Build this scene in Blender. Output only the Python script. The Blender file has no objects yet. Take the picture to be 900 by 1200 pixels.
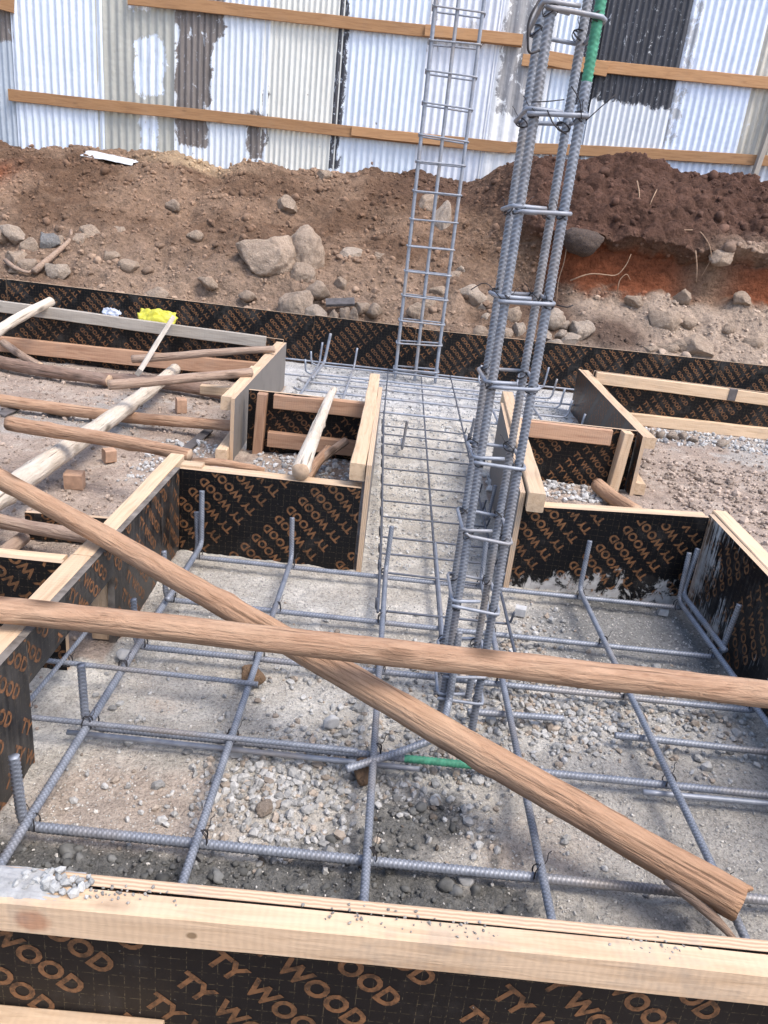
import bpy, bmesh, math, random
import numpy as np
from mathutils import Vector, Matrix, Euler

SC = bpy.context.scene
COL = SC.collection
R_ = math.radians
random.seed(7)
RNG = np.random.default_rng(11)

# ------------------------------------------------------------------ camera
CAM_Z = 1.15
F_PX, PITCH, ROLL, YAW = 888.1, R_(21.02), R_(6.366), R_(0.823)
_f0 = Vector((math.sin(YAW), math.cos(YAW), 0)); _r0 = Vector((math.cos(YAW), -math.sin(YAW), 0)); _u0 = Vector((0, 0, 1))
CF = math.cos(PITCH) * _f0 - math.sin(PITCH) * _u0
_u = math.sin(PITCH) * _f0 + math.cos(PITCH) * _u0
CR = math.cos(ROLL) * _r0 + math.sin(ROLL) * _u
CU = -math.sin(ROLL) * _r0 + math.cos(ROLL) * _u
cam_data = bpy.data.cameras.new('camera')
cam = bpy.data.objects.new('camera', cam_data); COL.objects.link(cam)
cam.matrix_world = Matrix(((CR.x, CU.x, -CF.x, 0), (CR.y, CU.y, -CF.y, 0), (CR.z, CU.z, -CF.z, CAM_Z), (0, 0, 0, 1)))
cam_data.sensor_fit = 'HORIZONTAL'; cam_data.sensor_width = 36; cam_data.lens = F_PX / 900 * 36
cam_data.clip_start = 0.02; cam_data.clip_end = 600
SC.camera = cam

# ------------------------------------------------------------------ light
world = bpy.data.worlds.new('World'); SC.world = world; world.use_nodes = True
wn = world.node_tree.nodes; wl = world.node_tree.links
sky = wn.new('ShaderNodeTexSky'); sky.sky_type = 'NISHITA'; sky.sun_disc = False
SUN_DIR = Vector((0.42, -0.30, 0.86)).normalized()
sky.sun_elevation = math.asin(SUN_DIR.z); sky.sun_rotation = math.atan2(SUN_DIR.x, SUN_DIR.y)
sky.dust_density = 3.0; sky.air_density = 1.0
wn['Background'].inputs['Strength'].default_value = 0.15
wl.new(sky.outputs['Color'], wn['Background'].inputs['Color'])
sd = bpy.data.lights.new('sun', 'SUN'); sd.energy = 1.2; sd.angle = R_(22); sd.color = (1.0, 0.95, 0.88)
sun = bpy.data.objects.new('sun', sd); COL.objects.link(sun)
sun.rotation_euler = SUN_DIR.to_track_quat('Z', 'Y').to_euler(); sun.location = (3, -2, 6)
SC.view_settings.view_transform = 'Standard'; SC.view_settings.look = 'None'
SC.view_settings.gamma = 1; SC.view_settings.use_curve_mapping = False
SC.view_settings.exposure = 1.13
SC.render.engine = 'CYCLES'
SC.cycles.max_bounces = 6; SC.cycles.use_denoising = True

# ------------------------------------------------------------------ helpers
def ray(u, v):
    return CF + CR * ((u - 450) / F_PX) - CU * ((v - 600) / F_PX)
def on_z(u, v, z=0.0):
    d = ray(u, v); t = (z - CAM_Z) / d.z
    return Vector((d.x * t, d.y * t, z))
def on_y(u, v, y):
    d = ray(u, v); t = y / d.y
    return Vector((d.x * t, y, CAM_Z + d.z * t))

def hash3(ix, iy, iz, seed):
    n = (ix.astype(np.int64) * 374761393 + iy.astype(np.int64) * 668265263 + iz.astype(np.int64) * 2147483647 + seed * 1274126177) & 0xFFFFFFFF
    n = ((n ^ (n >> 13)) * 1274126177) & 0xFFFFFFFF
    n = ((n ^ (n >> 16)) * 2246822519) & 0xFFFFFFFF
    return ((n ^ (n >> 15)) & 0xFFFFFF) / float(0xFFFFFF)
def vnoise(p, seed=0):
    f = np.floor(p); q = p - f; q = q * q * (3 - 2 * q); i = f.astype(np.int64)
    o = 0
    for dx in (0, 1):
        wx = q[..., 0] if dx else 1 - q[..., 0]
        for dy in (0, 1):
            wy = q[..., 1] if dy else 1 - q[..., 1]
            for dz in (0, 1):
                wz = q[..., 2] if dz else 1 - q[..., 2]
                o = o + wx * wy * wz * hash3(i[..., 0] + dx, i[..., 1] + dy, i[..., 2] + dz, seed)
    return o * 2 - 1
def fbm(p, octaves=4, seed=0, gain=0.5, lac=2.03):
    a, s, o = 1.0, 0.0, 0
    for k in range(octaves):
        o = o + a * vnoise(p, seed + k * 17); s += a; a *= gain; p = p * lac + 13.7
    return o / s
def fbm2(x, y, scale, octaves=4, seed=0, gain=0.5):
    p = np.stack([x * scale, y * scale, np.full_like(x, 0.37 + seed)], -1)
    return fbm(p, octaves, seed, gain)
def sstep(a, b, x):
    t = np.clip((x - a) / (b - a), 0, 1); return t * t * (3 - 2 * t)

def mesh_obj(name, verts, faces, mats, parent=None, midx=None, smooth=False, loc=None, rot=None):
    me = bpy.data.meshes.new(name)
    if isinstance(verts, np.ndarray): verts = verts.tolist()
    me.from_pydata(verts, [], faces if isinstance(faces, list) else faces.tolist())
    for m in (mats if isinstance(mats, (list, tuple)) else [mats]): me.materials.append(m)
    if midx is not None: me.polygons.foreach_set('material_index', np.asarray(midx, np.int32))
    if smooth: me.polygons.foreach_set('use_smooth', np.ones(len(me.polygons), bool))
    me.update()
    o = bpy.data.objects.new(name, me); COL.objects.link(o)
    if parent: o.parent = parent
    if loc is not None: o.location = loc
    if rot is not None: o.rotation_euler = rot
    return o
def tag(o, label=None, cat=None, group=None, kind=None):
    if label: o['label'] = label
    if cat: o['category'] = cat
    if group: o['group'] = group
    if kind: o['kind'] = kind
    return o
def thing(name, loc, label, cat, group=None, rz=0.0):
    o = bpy.data.objects.new(name, None); COL.objects.link(o)
    o.location = loc; o.rotation_euler = (0, 0, rz); o.empty_display_size = 0.1
    return tag(o, label, cat, group)
def set_col(me, name, arr):
    a = me.attributes.new(name, 'FLOAT_COLOR', 'POINT')
    c = np.ones((len(me.vertices), 4), np.float32); c[:, :arr.shape[1]] = arr
    a.data.foreach_set('color', c.ravel())
def grid_faces(nx, ny):
    i = np.arange(nx * ny).reshape(ny, nx)
    return np.stack([i[:-1, :-1], i[:-1, 1:], i[1:, 1:], i[1:, :-1]], -1).reshape(-1, 4)

# ------------------------------------------------------------------ materials
class NT:
    def __init__(s, name):
        s.m = bpy.data.materials.new(name); s.m.use_nodes = True
        s.t = s.m.node_tree; s.b = s.t.nodes['Principled BSDF']; s.b.inputs['Specular IOR Level'].default_value = 0.3
    def n(s, typ, ins=None, **kw):
        nd = s.t.nodes.new('ShaderNode' + typ)
        for k, v in kw.items(): setattr(nd, k, v)
        for k, v in (ins or {}).items(): s.set(nd.inputs[k], v)
        return nd
    def set(s, sock, v):
        if isinstance(v, bpy.types.NodeSocket): s.t.links.new(v, sock)
        else:
            if isinstance(v, tuple) and len(v) == 3 and sock.type == 'RGBA': v = (*v, 1)
            sock.default_value = v
    def bsdf(s, **kw):
        for k, v in kw.items(): s.set(s.b.inputs[k.replace('_', ' ')], v)
    def coord(s, kind='Object', scale=(1, 1, 1), loc=(0, 0, 0), rnd=False):
        tc = s.n('TexCoord'); src = tc.outputs[kind]
        if rnd:
            oi = s.n('ObjectInfo'); ad = s.n('VectorMath', {0: src, 1: oi.outputs['Random']}, operation='ADD')
            sc_ = s.n('VectorMath', {0: oi.outputs['Location'], 1: (3.1, 2.3, 1.7)}, operation='MULTIPLY')
            ad2 = s.n('VectorMath', {0: ad.outputs[0], 1: sc_.outputs[0]}, operation='ADD'); src = ad2.outputs[0]
        mp = s.n('Mapping', {'Vector': src, 'Scale': scale, 'Location': loc})
        return mp.outputs[0]
    def noise(s, vec, scale, detail=4, rough=0.55, dist=0.0):
        return s.n('TexNoise', {'Vector': vec, 'Scale': scale, 'Detail': detail, 'Roughness': rough, 'Distortion': dist}).outputs['Fac']
    def ramp(s, fac, stops, interp='LINEAR'):
        nd = s.n('ValToRGB', {'Fac': fac}); cr = nd.color_ramp; cr.interpolation = interp
        while len(cr.elements) < len(stops): cr.elements.new(0.5)
        for e, (p, c) in zip(cr.elements, stops):
            e.position = p; e.color = (*(c if isinstance(c, tuple) else (c, c, c)), 1)
        return nd.outputs[0]
    def mix(s, fac, a, b, blend='MIX'):
        nd = s.n('Mix', data_type='RGBA', blend_type=blend)
        s.set(nd.inputs[0], fac); s.set(nd.inputs[6], a); s.set(nd.inputs[7], b); return nd.outputs[2]
    def math(s, op, a, b=0.0, c=None, clamp=False):
        nd = s.n('Math', operation=op, use_clamp=clamp); s.set(nd.inputs[0], a); s.set(nd.inputs[1], b)
        if c is not None: s.set(nd.inputs[2], c)
        return nd.outputs[0]
    def bump(s, h, strength=0.5, dist=0.01):
        s.set(s.b.inputs['Normal'], s.n('Bump', {'Height': h, 'Strength': strength, 'Distance': dist}).outputs[0])
    def attr(s, name):
        return s.n('Attribute', attribute_name=name).outputs['Color']

def mat_wood(name, base, dark, knots=True, rough=0.75, grey=0.0, smut=0.25, spots=()):
    t = NT(name); v = t.coord('Object', (1, 1, 1), rnd=True)
    st = t.n('Mapping', {'Vector': v, 'Scale': (2.2, 30, 30)}).outputs[0]
    g1 = t.noise(st, 2.2, 5, 0.6, 0.8)
    st2 = t.n('Mapping', {'Vector': v, 'Scale': (1.2, 7, 7)}).outputs[0]
    g2 = t.noise(st2, 1.6, 3, 0.5, 1.5)
    c = t.ramp(g1, [(0.32, dark), (0.56, base)])
    c = t.mix(t.ramp(g2, [(0.35, 0.0), (0.7, 0.45)]), c, tuple(x * 1.18 for x in base))
    if knots:
        kv = t.n('Mapping', {'Vector': v, 'Scale': (2.6, 7, 7)}).outputs[0]
        vo = t.n('TexVoronoi', {'Vector': kv, 'Scale': 1.0, 'Randomness': 1.0})
        k = t.ramp(vo.outputs['Distance'], [(0.03, 1.0), (0.10, 0.0)])
        c = t.mix(t.math('MULTIPLY', k, 0.5), c, tuple(x * 0.4 for x in dark))
    for sx_, sr, sc in spots:
        ob = t.n('TexCoord').outputs['Object']
        w = t.n('VectorMath', {0: ob, 1: t.n('CombineXYZ', {0: sx_, 1: 0, 2: 0}).outputs[0]}, operation='SUBTRACT').outputs[0]
        ln_ = t.n('VectorMath', {0: t.n('VectorMath', {0: w, 1: (0.8, 0.05, 1.0)}, operation='MULTIPLY').outputs[0]}, operation='LENGTH').outputs['Value']
        ln_ = t.math('ADD', ln_, t.math('MULTIPLY', t.math('SUBTRACT', t.noise(ob, 60, 2), 0.5), sr * 0.5))
        c = t.mix(t.n('MapRange', {0: ln_, 1: sr * 0.6, 2: sr, 3: 0.85, 4: 0.0}).outputs[0], c, sc)
    d = t.noise(v, 9, 6, 0.65)
    c = t.mix(t.ramp(d, [(0.5, 0.0), (0.75, smut)]), c, (0.27, 0.245, 0.22))
    oi = t.n('ObjectInfo')
    br = t.n('HueSaturation', {'Color': c, 'Value': t.math('MULTIPLY_ADD', oi.outputs['Random'], 0.3, 0.84), 'Saturation': 1 - grey})
    t.bsdf(Base_Color=br.outputs[0], Roughness=rough)
    saw = t.n('TexWave', {'Vector': v, 'Scale': 28, 'Distortion': 3.0, 'Detail': 2}).outputs['Fac']
    t.bump(t.math('MULTIPLY_ADD', saw, 0.12, g1), 0.5, 0.004)
    return t.m
M_TIMBER = mat_wood('timber', (0.60, 0.44, 0.295), (0.45, 0.305, 0.19))
M_TIMBER_FRONT = mat_wood('timber_front', (0.60, 0.44, 0.30), (0.43, 0.29, 0.18), smut=0.75, spots=[(on_y(223, 1101, 0.70).x + 2.2, 0.007, (0.20, 0.13, 0.07)), (on_y(36, 1084, 0.70).x + 2.2, 0.022, (0.42, 0.22, 0.13))])
M_TIMBER_RED = mat_wood('timber_red', (0.42, 0.255, 0.165), (0.29, 0.16, 0.10))
M_TIMBER_GREY = mat_wood('timber_weathered', (0.40, 0.35, 0.29), (0.29, 0.245, 0.20), grey=0.2, smut=0.5)
M_RAIL = mat_wood('fence_rail_wood', (0.40, 0.225, 0.11), (0.29, 0.155, 0.075), smut=0.1)

def mat_edge():
    t = NT('plywood_edge'); v = t.coord('Object', (1, 1, 1))
    w = t.n('TexWave', {'Vector': v, 'Scale': 55, 'Distortion': 2.5, 'Detail': 2}, bands_direction='Y').outputs['Fac']
    n = t.noise(v, 25, 5, 0.6)
    c = t.ramp(w, [(0.2, (0.44, 0.30, 0.20)), (0.8, (0.60, 0.45, 0.31))])
    c = t.mix(t.ramp(n, [(0.5, 0.0), (0.8, 0.6)]), c, (0.30, 0.27, 0.24))
    t.bsdf(Base_Color=c, Roughness=0.85); t.bump(n, 0.4, 0.003)
    return t.m
M_EDGE = mat_edge()
def mat_edge_dirty():
    t = NT('plywood_edge_dirty'); v = t.coord('Object'); n = t.noise(v, 20, 5, 0.6)
    t.bsdf(Base_Color=t.ramp(n, [(0.35, (0.10, 0.085, 0.075)), (0.7, (0.27, 0.24, 0.21))]), Roughness=0.9); t.bump(n, .4, .003)
    return t.m
M_EDGE_DIRTY = mat_edge_dirty()

def mat_film(name, base, dust, dust_col=(0.23, 0.21, 0.195), splash=0.0, lines=True, streak=False, rough=0.33):
    t = NT(name); v = t.coord('Object')
    sx = t.n('SeparateXYZ', {0: v})
    c = base
    if lines:
        def ln(s, per, wid):
            fr = t.math('FRACT', t.math('MULTIPLY', s, 1 / per))
            return t.math('LESS_THAN', t.math('ABSOLUTE', t.math('SUBTRACT', fr, 0.5)), wid)
        l = t.math('MAXIMUM', ln(sx.outputs[0], 0.0215, 0.024), ln(sx.outputs[2], 0.0215, 0.024))
        br = t.ramp(t.noise(v, 160, 2), [(0.45, 0.0), (0.6, 0.5)])
        c = t.mix(t.math('MULTIPLY', l, br), base, (0.17, 0.13, 0.075))
    else:
        wr = t.ramp(t.noise(v, 55, 6, 0.7), [(0.38, 0.85), (0.56, 0.0)])
        c = t.mix(wr, base, (0.03, 0.02, 0.015))
        c = t.mix(t.ramp(t.noise(v, 5, 4, 0.6), [(0.4, 0.45), (0.6, 0.0)]), c, (0.06, 0.035, 0.02))
    d1 = t.noise(v, 7, 7, 0.68)
    if streak:
        sv = t.n('Mapping', {'Vector': v, 'Scale': (40, 40, 2.5)}).outputs[0]
        d1 = t.math('MULTIPLY_ADD', t.noise(sv, 1.5, 4, 0.6), 0.55, t.math('MULTIPLY', d1, 0.5))
    lo = max(0.05, 0.62 - dust * 0.55)
    dm = t.ramp(d1, [(lo, 0.0), (lo + 0.33, min(1.0, 0.08 + dust))])
    c = t.mix(dm, c, dust_col)
    sp = t.ramp(t.noise(v, 120, 3, 0.7), [(0.68, 0.0), (0.74, 0.6)])
    c = t.mix(sp, c, (0.33, 0.31, 0.29))
    rg = t.math('MULTIPLY_ADD', dm, 0.5, rough, clamp=True)
    if splash > 0:
        # dried slurry: thick at the foot of the sheet, thrown up in streaks above it
        zf = t.math('MULTIPLY', sx.outputs[2], 1 / 0.3)
        scl = (60, 60, 3.0) if streak else (15, 15, 11)
        sv = t.n('Mapping', {'Vector': v, 'Scale': scl, 'Rotation': (0, R_(12) if streak else 0, 0)}).outputs[0]
        n1 = t.noise(sv, 1.5, 8, 0.75, 0.8); n2 = t.noise(v, 6, 4, 0.6)
        h = t.math('ADD', t.math('MULTIPLY_ADD', n1, 1.1, t.math('MULTIPLY', n2, 0.9)), t.math('MULTIPLY', zf, -0.9 / splash) if not streak else t.math('MULTIPLY', sx.outputs[0], -0.55))
        h = t.math('ADD', h, -0.075 if streak else -0.04)
        mk = t.ramp(h, [(0.85, 0.0), (0.93, 0.95)])
        c = t.mix(mk, c, t.ramp(t.noise(v, 24, 6, 0.7), [(0.3, (0.30, 0.285, 0.27)), (0.65, (0.53, 0.52, 0.505))])); rg = t.math('MAXIMUM', rg, mk)
    t.bsdf(Base_Color=c, Roughness=rg, Specular_IOR_Level=0.22)
    t.bump(d1, 0.08, 0.002)
    return t.m
INK = (0.225, 0.108, 0.05)
BLK = (0.0065, 0.0065, 0.0078)
FILM = {k: (mat_film('film_' + k, BLK, d, splash=s, streak=st), mat_film('film_ink_' + k, INK if k != 'dusty' else (0.30, 0.135, 0.06), d * 0.6, splash=s, lines=False, streak=st, rough=0.5))
        for k, d, s, st in (('clean', 0.10, 0, False), ('used', 0.22, 0, False), ('dusty', 0.33, 0, True), ('splashed', 0.15, 1.0, False), ('streaked', 0.2, 1.35, True), ('grey', 0.8, 0, True))}

def mat_steel():
    t = NT('rebar_steel'); v = t.coord('Object', rnd=True)
    n = t.noise(v, 30, 5, 0.6); n2 = t.noise(v, 5, 3, 0.5)
    c = t.ramp(n, [(0.3, (0.20, 0.222, 0.268)), (0.7, (0.335, 0.36, 0.412))])
    c = t.mix(t.ramp(n2, [(0.50, 0.0), (0.72, 0.7)]), c, (0.32, 0.275, 0.235))
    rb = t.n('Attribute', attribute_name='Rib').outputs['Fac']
    c = t.mix(1.0, c, t.ramp(rb, [(0.0, 0.60), (0.9, 1.18)]), 'MULTIPLY')  # rib valleys darkened, crests brightened: scale and polish, plus crease shade put into colour
    t.bsdf(Base_Color=c, Roughness=0.5, Metallic=0.25, Specular_IOR_Level=0.5); t.bump(n, 0.15, 0.002)
    return t.m
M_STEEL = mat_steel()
def mat_plain(name, col, rough=0.6, var=0.25, scale=20, metallic=0.0, bump=0.2, spec=0.3):
    t = NT(name); v = t.coord('Object', rnd=True); n = t.noise(v, scale, 6, 0.62)
    t.bsdf(Base_Color=t.ramp(n, [(0.3, tuple(c * (1 - var) for c in col)), (0.7, tuple(min(1, c * (1 + var)) for c in col))]), Roughness=rough, Metallic=metallic, Specular_IOR_Level=spec)
    t.bump(n, bump, 0.004); return t.m
M_STEEL_DARK = mat_plain('stirrup_steel', (0.105, 0.115, 0.14), 0.5, 0.3, 40, 0.3, 0.1, 0.5)
M_WIRE = mat_plain('binding_wire', (0.045, 0.042, 0.045), 0.6, 0.4, 60, 0.4, 0.1)
M_GREEN = mat_plain('green_marking_paint', (0.07, 0.27, 0.17), 0.55, 0.4, 60, 0, 0.1)
M_YELLOW = mat_plain('yellow_plastic', (0.50, 0.47, 0.05), 0.4, 0.2, 14, 0, 0.1, 0.5)
M_CLEARBAG = mat_plain('pale_plastic', (0.42, 0.46, 0.55), 0.3, 0.25, 14, 0, 0.1, 0.5)
M_MORTAR = mat_plain('dried_mortar', (0.33, 0.33, 0.33), 0.9, 0.28, 45, 0, 0.7)
M_BLOCK = mat_plain('spacer_concrete', (0.46, 0.46, 0.46), 0.9, 0.15, 60, 0, 0.4)
M_TWIG = mat_plain('dry_root', (0.34, 0.23, 0.155), 0.9, 0.3, 30, 0, 0.4)
M_STUMP = mat_plain('cut_wood_block', (0.40, 0.255, 0.175), 0.85, 0.3, 25, 0, 0.4)
M_SCRAP = mat_plain('white_scrap', (0.52, 0.53, 0.55), 0.6, 0.2, 9, 0, 0.2)
M_GREYBOARD = mat_plain('grey_board', (0.28, 0.29, 0.31), 0.8, 0.2, 12, 0, 0.3)
M_DARKPLANK = mat_plain('dark_plank', (0.11, 0.10, 0.10), 0.8, 0.3, 22, 0, 0.4)

def mat_bark(name, base, dark, pale, patch=0.4, rough=0.8):
    t = NT(name); v = t.coord('Object', rnd=True)
    st = t.n('Mapping', {'Vector': v, 'Scale': (5.5, 30, 30)}).outputs[0]
    g = t.noise(st, 2.4, 6, 0.65, 0.7); p = t.noise(t.n('Mapping', {'Vector': v, 'Scale': (3, 9, 9)}).outputs[0], 1.4, 5, 0.6, 0.4)
    c = t.ramp(g, [(0.26, dark), (0.58, base)])
    c = t.mix(t.ramp(p, [(0.45, 0.0), (0.65, patch)]), c, pale)
    vo = t.n('TexVoronoi', {'Vector': t.n('Mapping', {'Vector': v, 'Scale': (4.5, 11, 11)}).outputs[0], 'Scale': 1.0})
    c = t.mix(t.ramp(vo.outputs['Distance'], [(0.09, 0.85), (0.24, 0.0)]), c, tuple(x * 0.35 for x in dark))
    cr = t.noise(t.n('Mapping', {'Vector': v, 'Scale': (1.5, 60, 60)}).outputs[0], 1.6, 3, 0.5)
    c = t.mix(t.ramp(cr, [(0.30, 0.85), (0.38, 0.0)]), c, tuple(x * 0.4 for x in dark))
    t.bsdf(Base_Color=c, Roughness=rough); t.bump(t.math('MULTIPLY_ADD', cr, 0.9, g), 0.9, 0.009)
    return t.m
M_POLE = mat_bark('pole_peeled_brown', (0.45, 0.275, 0.172), (0.32, 0.18, 0.105), (0.54, 0.37, 0.245))
M_POLE_RED = mat_bark('pole_reddish', (0.43, 0.265, 0.17), (0.28, 0.155, 0.092), (0.54, 0.375, 0.255))
M_POLE_WHITE = mat_bark('pole_pale', (0.60, 0.52, 0.43), (0.45, 0.37, 0.29), (0.68, 0.62, 0.54), 0.6)
M_POLE_DARK = mat_bark('pole_dark_bark', (0.25, 0.165, 0.125), (0.13, 0.085, 0.065), (0.36, 0.28, 0.235))
M_POLE_GREY = mat_bark('pole_grey', (0.37, 0.265, 0.20), (0.23, 0.15, 0.11), (0.46, 0.36, 0.285))
M_CUT = mat_plain('pole_cut_end', (0.46, 0.33, 0.23), 0.85, 0.25, 40, 0, 0.4)

def mat_earth(name, bump_d=0.012, fine=70, speck=0.35):
    t = NT(name); v = t.coord('Object'); col = t.attr('Col')
    n1 = t.noise(v, fine, 6, 0.7); n2 = t.noise(v, fine * 3.2, 4, 0.7); n3 = t.noise(v, 9, 5, 0.6)
    m = t.math('MULTIPLY_ADD', n1, 0.7, t.math('MULTIPLY', n2, 0.5))
    f = t.ramp(m, [(0.38, 1 - speck * 1.5), (0.6, 1.0), (0.82, 1 + speck * 0.8)])
    c = t.mix(1.0, col, f, 'MULTIPLY')
    c = t.mix(1.0, c, t.ramp(n3, [(0.3, 0.82), (0.7, 1.12)]), 'MULTIPLY')
    vo = t.n('TexVoronoi', {'Vector': v, 'Scale': fine * 1.1, 'Randomness': 1.0}).outputs['Distance']
    t.bsdf(Base_Color=c, Roughness=0.95, Specular_IOR_Level=0.15)
    t.bump(t.math('MULTIPLY_ADD', vo, -0.4, t.math('ADD', n1, t.math('MULTIPLY', n2, 0.4))), 0.9, bump_d)
    return t.m
M_GROUND = mat_earth('site_ground', 0.009, 110, 0.5)
M_BANK = mat_earth('bank_earth', 0.03, 30, 0.4)
def mat_stone(name, scale=60):
    t = NT(name); v = t.coord('Object'); n = t.noise(v, scale, 5, 0.65)
    c = t.mix(1.0, t.attr('Col'), t.ramp(n, [(0.3, 0.75), (0.7, 1.2)]), 'MULTIPLY')
    t.bsdf(Base_Color=c, Roughness=0.9, Specular_IOR_Level=0.2); t.bump(n, 0.4, 0.003)
    return t.m
M_GRAVEL = mat_stone('crushed_stone', 150)
M_CLOD = mat_stone('soil_clods', 60)
def mat_rock(name, col):
    t = NT(name); v = t.coord('Object', rnd=True); n = t.noise(v, 3.5, 8, 0.65); n2 = t.noise(v, 22, 5, 0.7)
    c = t.ramp(n, [(0.3, tuple(x * 0.72 for x in col)), (0.7, tuple(x * 1.18 for x in col))])
    c = t.mix(t.ramp(n2, [(0.4, 0.45), (0.6, 0.0)]), c, (0.27, 0.185, 0.13))
    t.bsdf(Base_Color=c, Roughness=0.95, Specular_IOR_Level=0.15); t.bump(t.math('MULTIPLY_ADD', n2, 0.4, n), 0.8, 0.05)
    return t.m
M_ROCK = mat_rock('dusty_rock', (0.47, 0.37, 0.29))
M_ROCK_PALE = mat_rock('pale_rock', (0.52, 0.435, 0.36))
M_ROCK_BLUE = mat_rock('bluish_rock', (0.25, 0.265, 0.275))
M_ROCK_BLACK = mat_rock('blackish_rock', (0.07, 0.06, 0.06))
M_ROCK_ORANGE = mat_rock('rusty_stone', (0.36, 0.235, 0.145))

# ------------------------------------------------------------------ ground
PAD = (-0.665, 1.12, 0.74, 2.42)
def footing_mask(x, y, soft=0.03):
    def rect(x0, x1, y0, y1):
        return sstep(x0 - soft, x0 + soft, x) * (1 - sstep(x1 - soft, x1 + soft, x)) * sstep(y0 - soft, y0 + soft, y) * (1 - sstep(y1 - soft, y1 + soft, y))
    m = rect(*PAD)
    for r in ((-0.04, 0.52, 2.4, 3.75), (-0.7, 1.3, 3.68, 6.16), (-6, 6, 5.22, 6.2), (-2.5, -0.64, 1.25, 1.7)):
        m = np.maximum(m, rect(*r))
    return m
def blob(x, y, cx, cy, rx, ry):
    return np.exp(-(((x - cx) / rx) ** 2 + ((y - cy) / ry) ** 2))
def wet_mask(x, y):
    # raw, still damp concrete: a band along the front board and patches right of the middle
    w = (1 - sstep(1.04, 1.13, y)) * (1 - 0.7 * sstep(0.1, 0.6, x)) + 0.62 * blob(x, y, 0.17, 1.25, 0.22, 0.11) + 0.55 * blob(x, y, 0.62, 1.85, 0.1, 0.07) \
        + 0.5 * blob(x, y, 0.05, 1.13, 0.22, 0.07) + 0.75 * blob(x, y, 0.85, 2.36, 0.35, 0.06) + .5 * blob(x, y, .95, 1.72, .2, .06)
    return np.clip(w, 0, 1) * (sstep(0.72, 0.76, y)) * (1 - sstep(2.38, 2.46, y)) * sstep(-0.67, -0.64, x)
def ground_height(x, y):
    h = 0.010 * fbm2(x, y, 3.0, 3, 5) + 0.006 * fbm2(x, y, 14.0, 3, 6)
    fm = footing_mask(x, y)
    rough = 0.9 + 1.2 * wet_mask(x, y) + 0.5 * (1 - fm)
    h = h + rough * (0.0075 * fbm2(x, y, 36.0, 3, 7) + 0.0022 * fbm2(x, y, 120.0, 2, 8))
    w = wet_mask(x, y)
    h = h + w * (0.008 + 0.022 * np.abs(fbm2(x, y, 26.0, 4, 21)))
    far = sstep(14, 40, np.hypot(x, y))
    return h * (1 - far) - 0.004
def ground_color(x, y):
    fm = footing_mask(x, y, 0.02)
    n1 = fbm2(x, y, 4.0, 5, 31); n2 = fbm2(x, y, 13.0, 4, 32); n3 = fbm2(x, y, 1.3, 4, 33); n4 = fbm2(x, y, 55.0, 3, 34)
    def L(c): return np.array(c)[None, :]
    soil = L((0.43, 0.345, 0.285)); chips = L((0.50, 0.425, 0.36)); dsoil = L((0.33, 0.26, 0.215))
    k = sstep(-0.25, 0.45, n1 + 0.5 * n4)[:, None]
    c = dsoil * (1 - k) + soil * k
    k = sstep(0.05, 0.5, n2 + 0.4 * n4)[:, None] * 0.7
    c = c * (1 - k) + chips * k
    gre = (sstep(0.1, 0.4, n3 + 0.3 * n2) * sstep(2.5, 3.0, y))[:, None] * 0.6
    c = c * (1 - gre) + L((0.40, 0.39, 0.37)) * gre
    # footing bed: dry sandy concrete, earth showing on the left, dusty grey on the right
    sand = L((0.47, 0.435, 0.385)); pale = L((0.58, 0.55, 0.50)); pink = L((0.39, 0.295, 0.23)); grey = L((0.36, 0.345, 0.325)); wet = L((0.105, 0.106, 0.103))
    k = sstep(-0.3, 0.4, n2 + 0.3 * n4)[:, None]
    b = sand * (1 - k) + pale * k
    pk = np.clip(1.1 * blob(x, y, -0.42, 1.2, 0.24, 0.14) + 0.6 * blob(x, y, 0.4, 1.2, 0.25, 0.15) + 0.4 * blob(x, y, -.5, 1.6, .2, .2), 0, 1)
    pk = 0.62 * sstep(0.25, 0.8, pk + 0.5 * n2)[:, None]
    b = b * (1 - pk) + pink * pk
    gr = np.clip(sstep(0.3, 0.7, x + 0.15 * n1) * sstep(0.8, 0.9, y) * (1 - sstep(1.5, 1.8, y)), 0, 1)[:, None] * 0.75
    b = b * (1 - gr) + grey * gr
    gr = sstep(0.25, 0.6, blob(x, y, 0.85, 2.1, 0.34, 0.32) + 0.25 * n2)[:, None] * 0.9 * (y < 2.6)[:, None]
    b = b * (1 - gr) + L((0.215, 0.215, 0.212)) * gr
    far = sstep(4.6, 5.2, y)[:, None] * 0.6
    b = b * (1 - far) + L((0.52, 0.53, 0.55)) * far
    wt = 0.9 * sstep(0.3, 0.75, wet_mask(x, y) + 0.5 * n2 + 0.35 * n4)[:, None]
    b = b * (1 - wt) + (wet * (1 + 0.5 * n4[:, None])) * wt
    fmn = sstep(0.35, 0.65, fm + 0.22 * n2 * (fm > 0.02))[:, None]
    return np.clip(c * (1 - fmn) + b * fmn, 0.02, 0.9)

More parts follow.
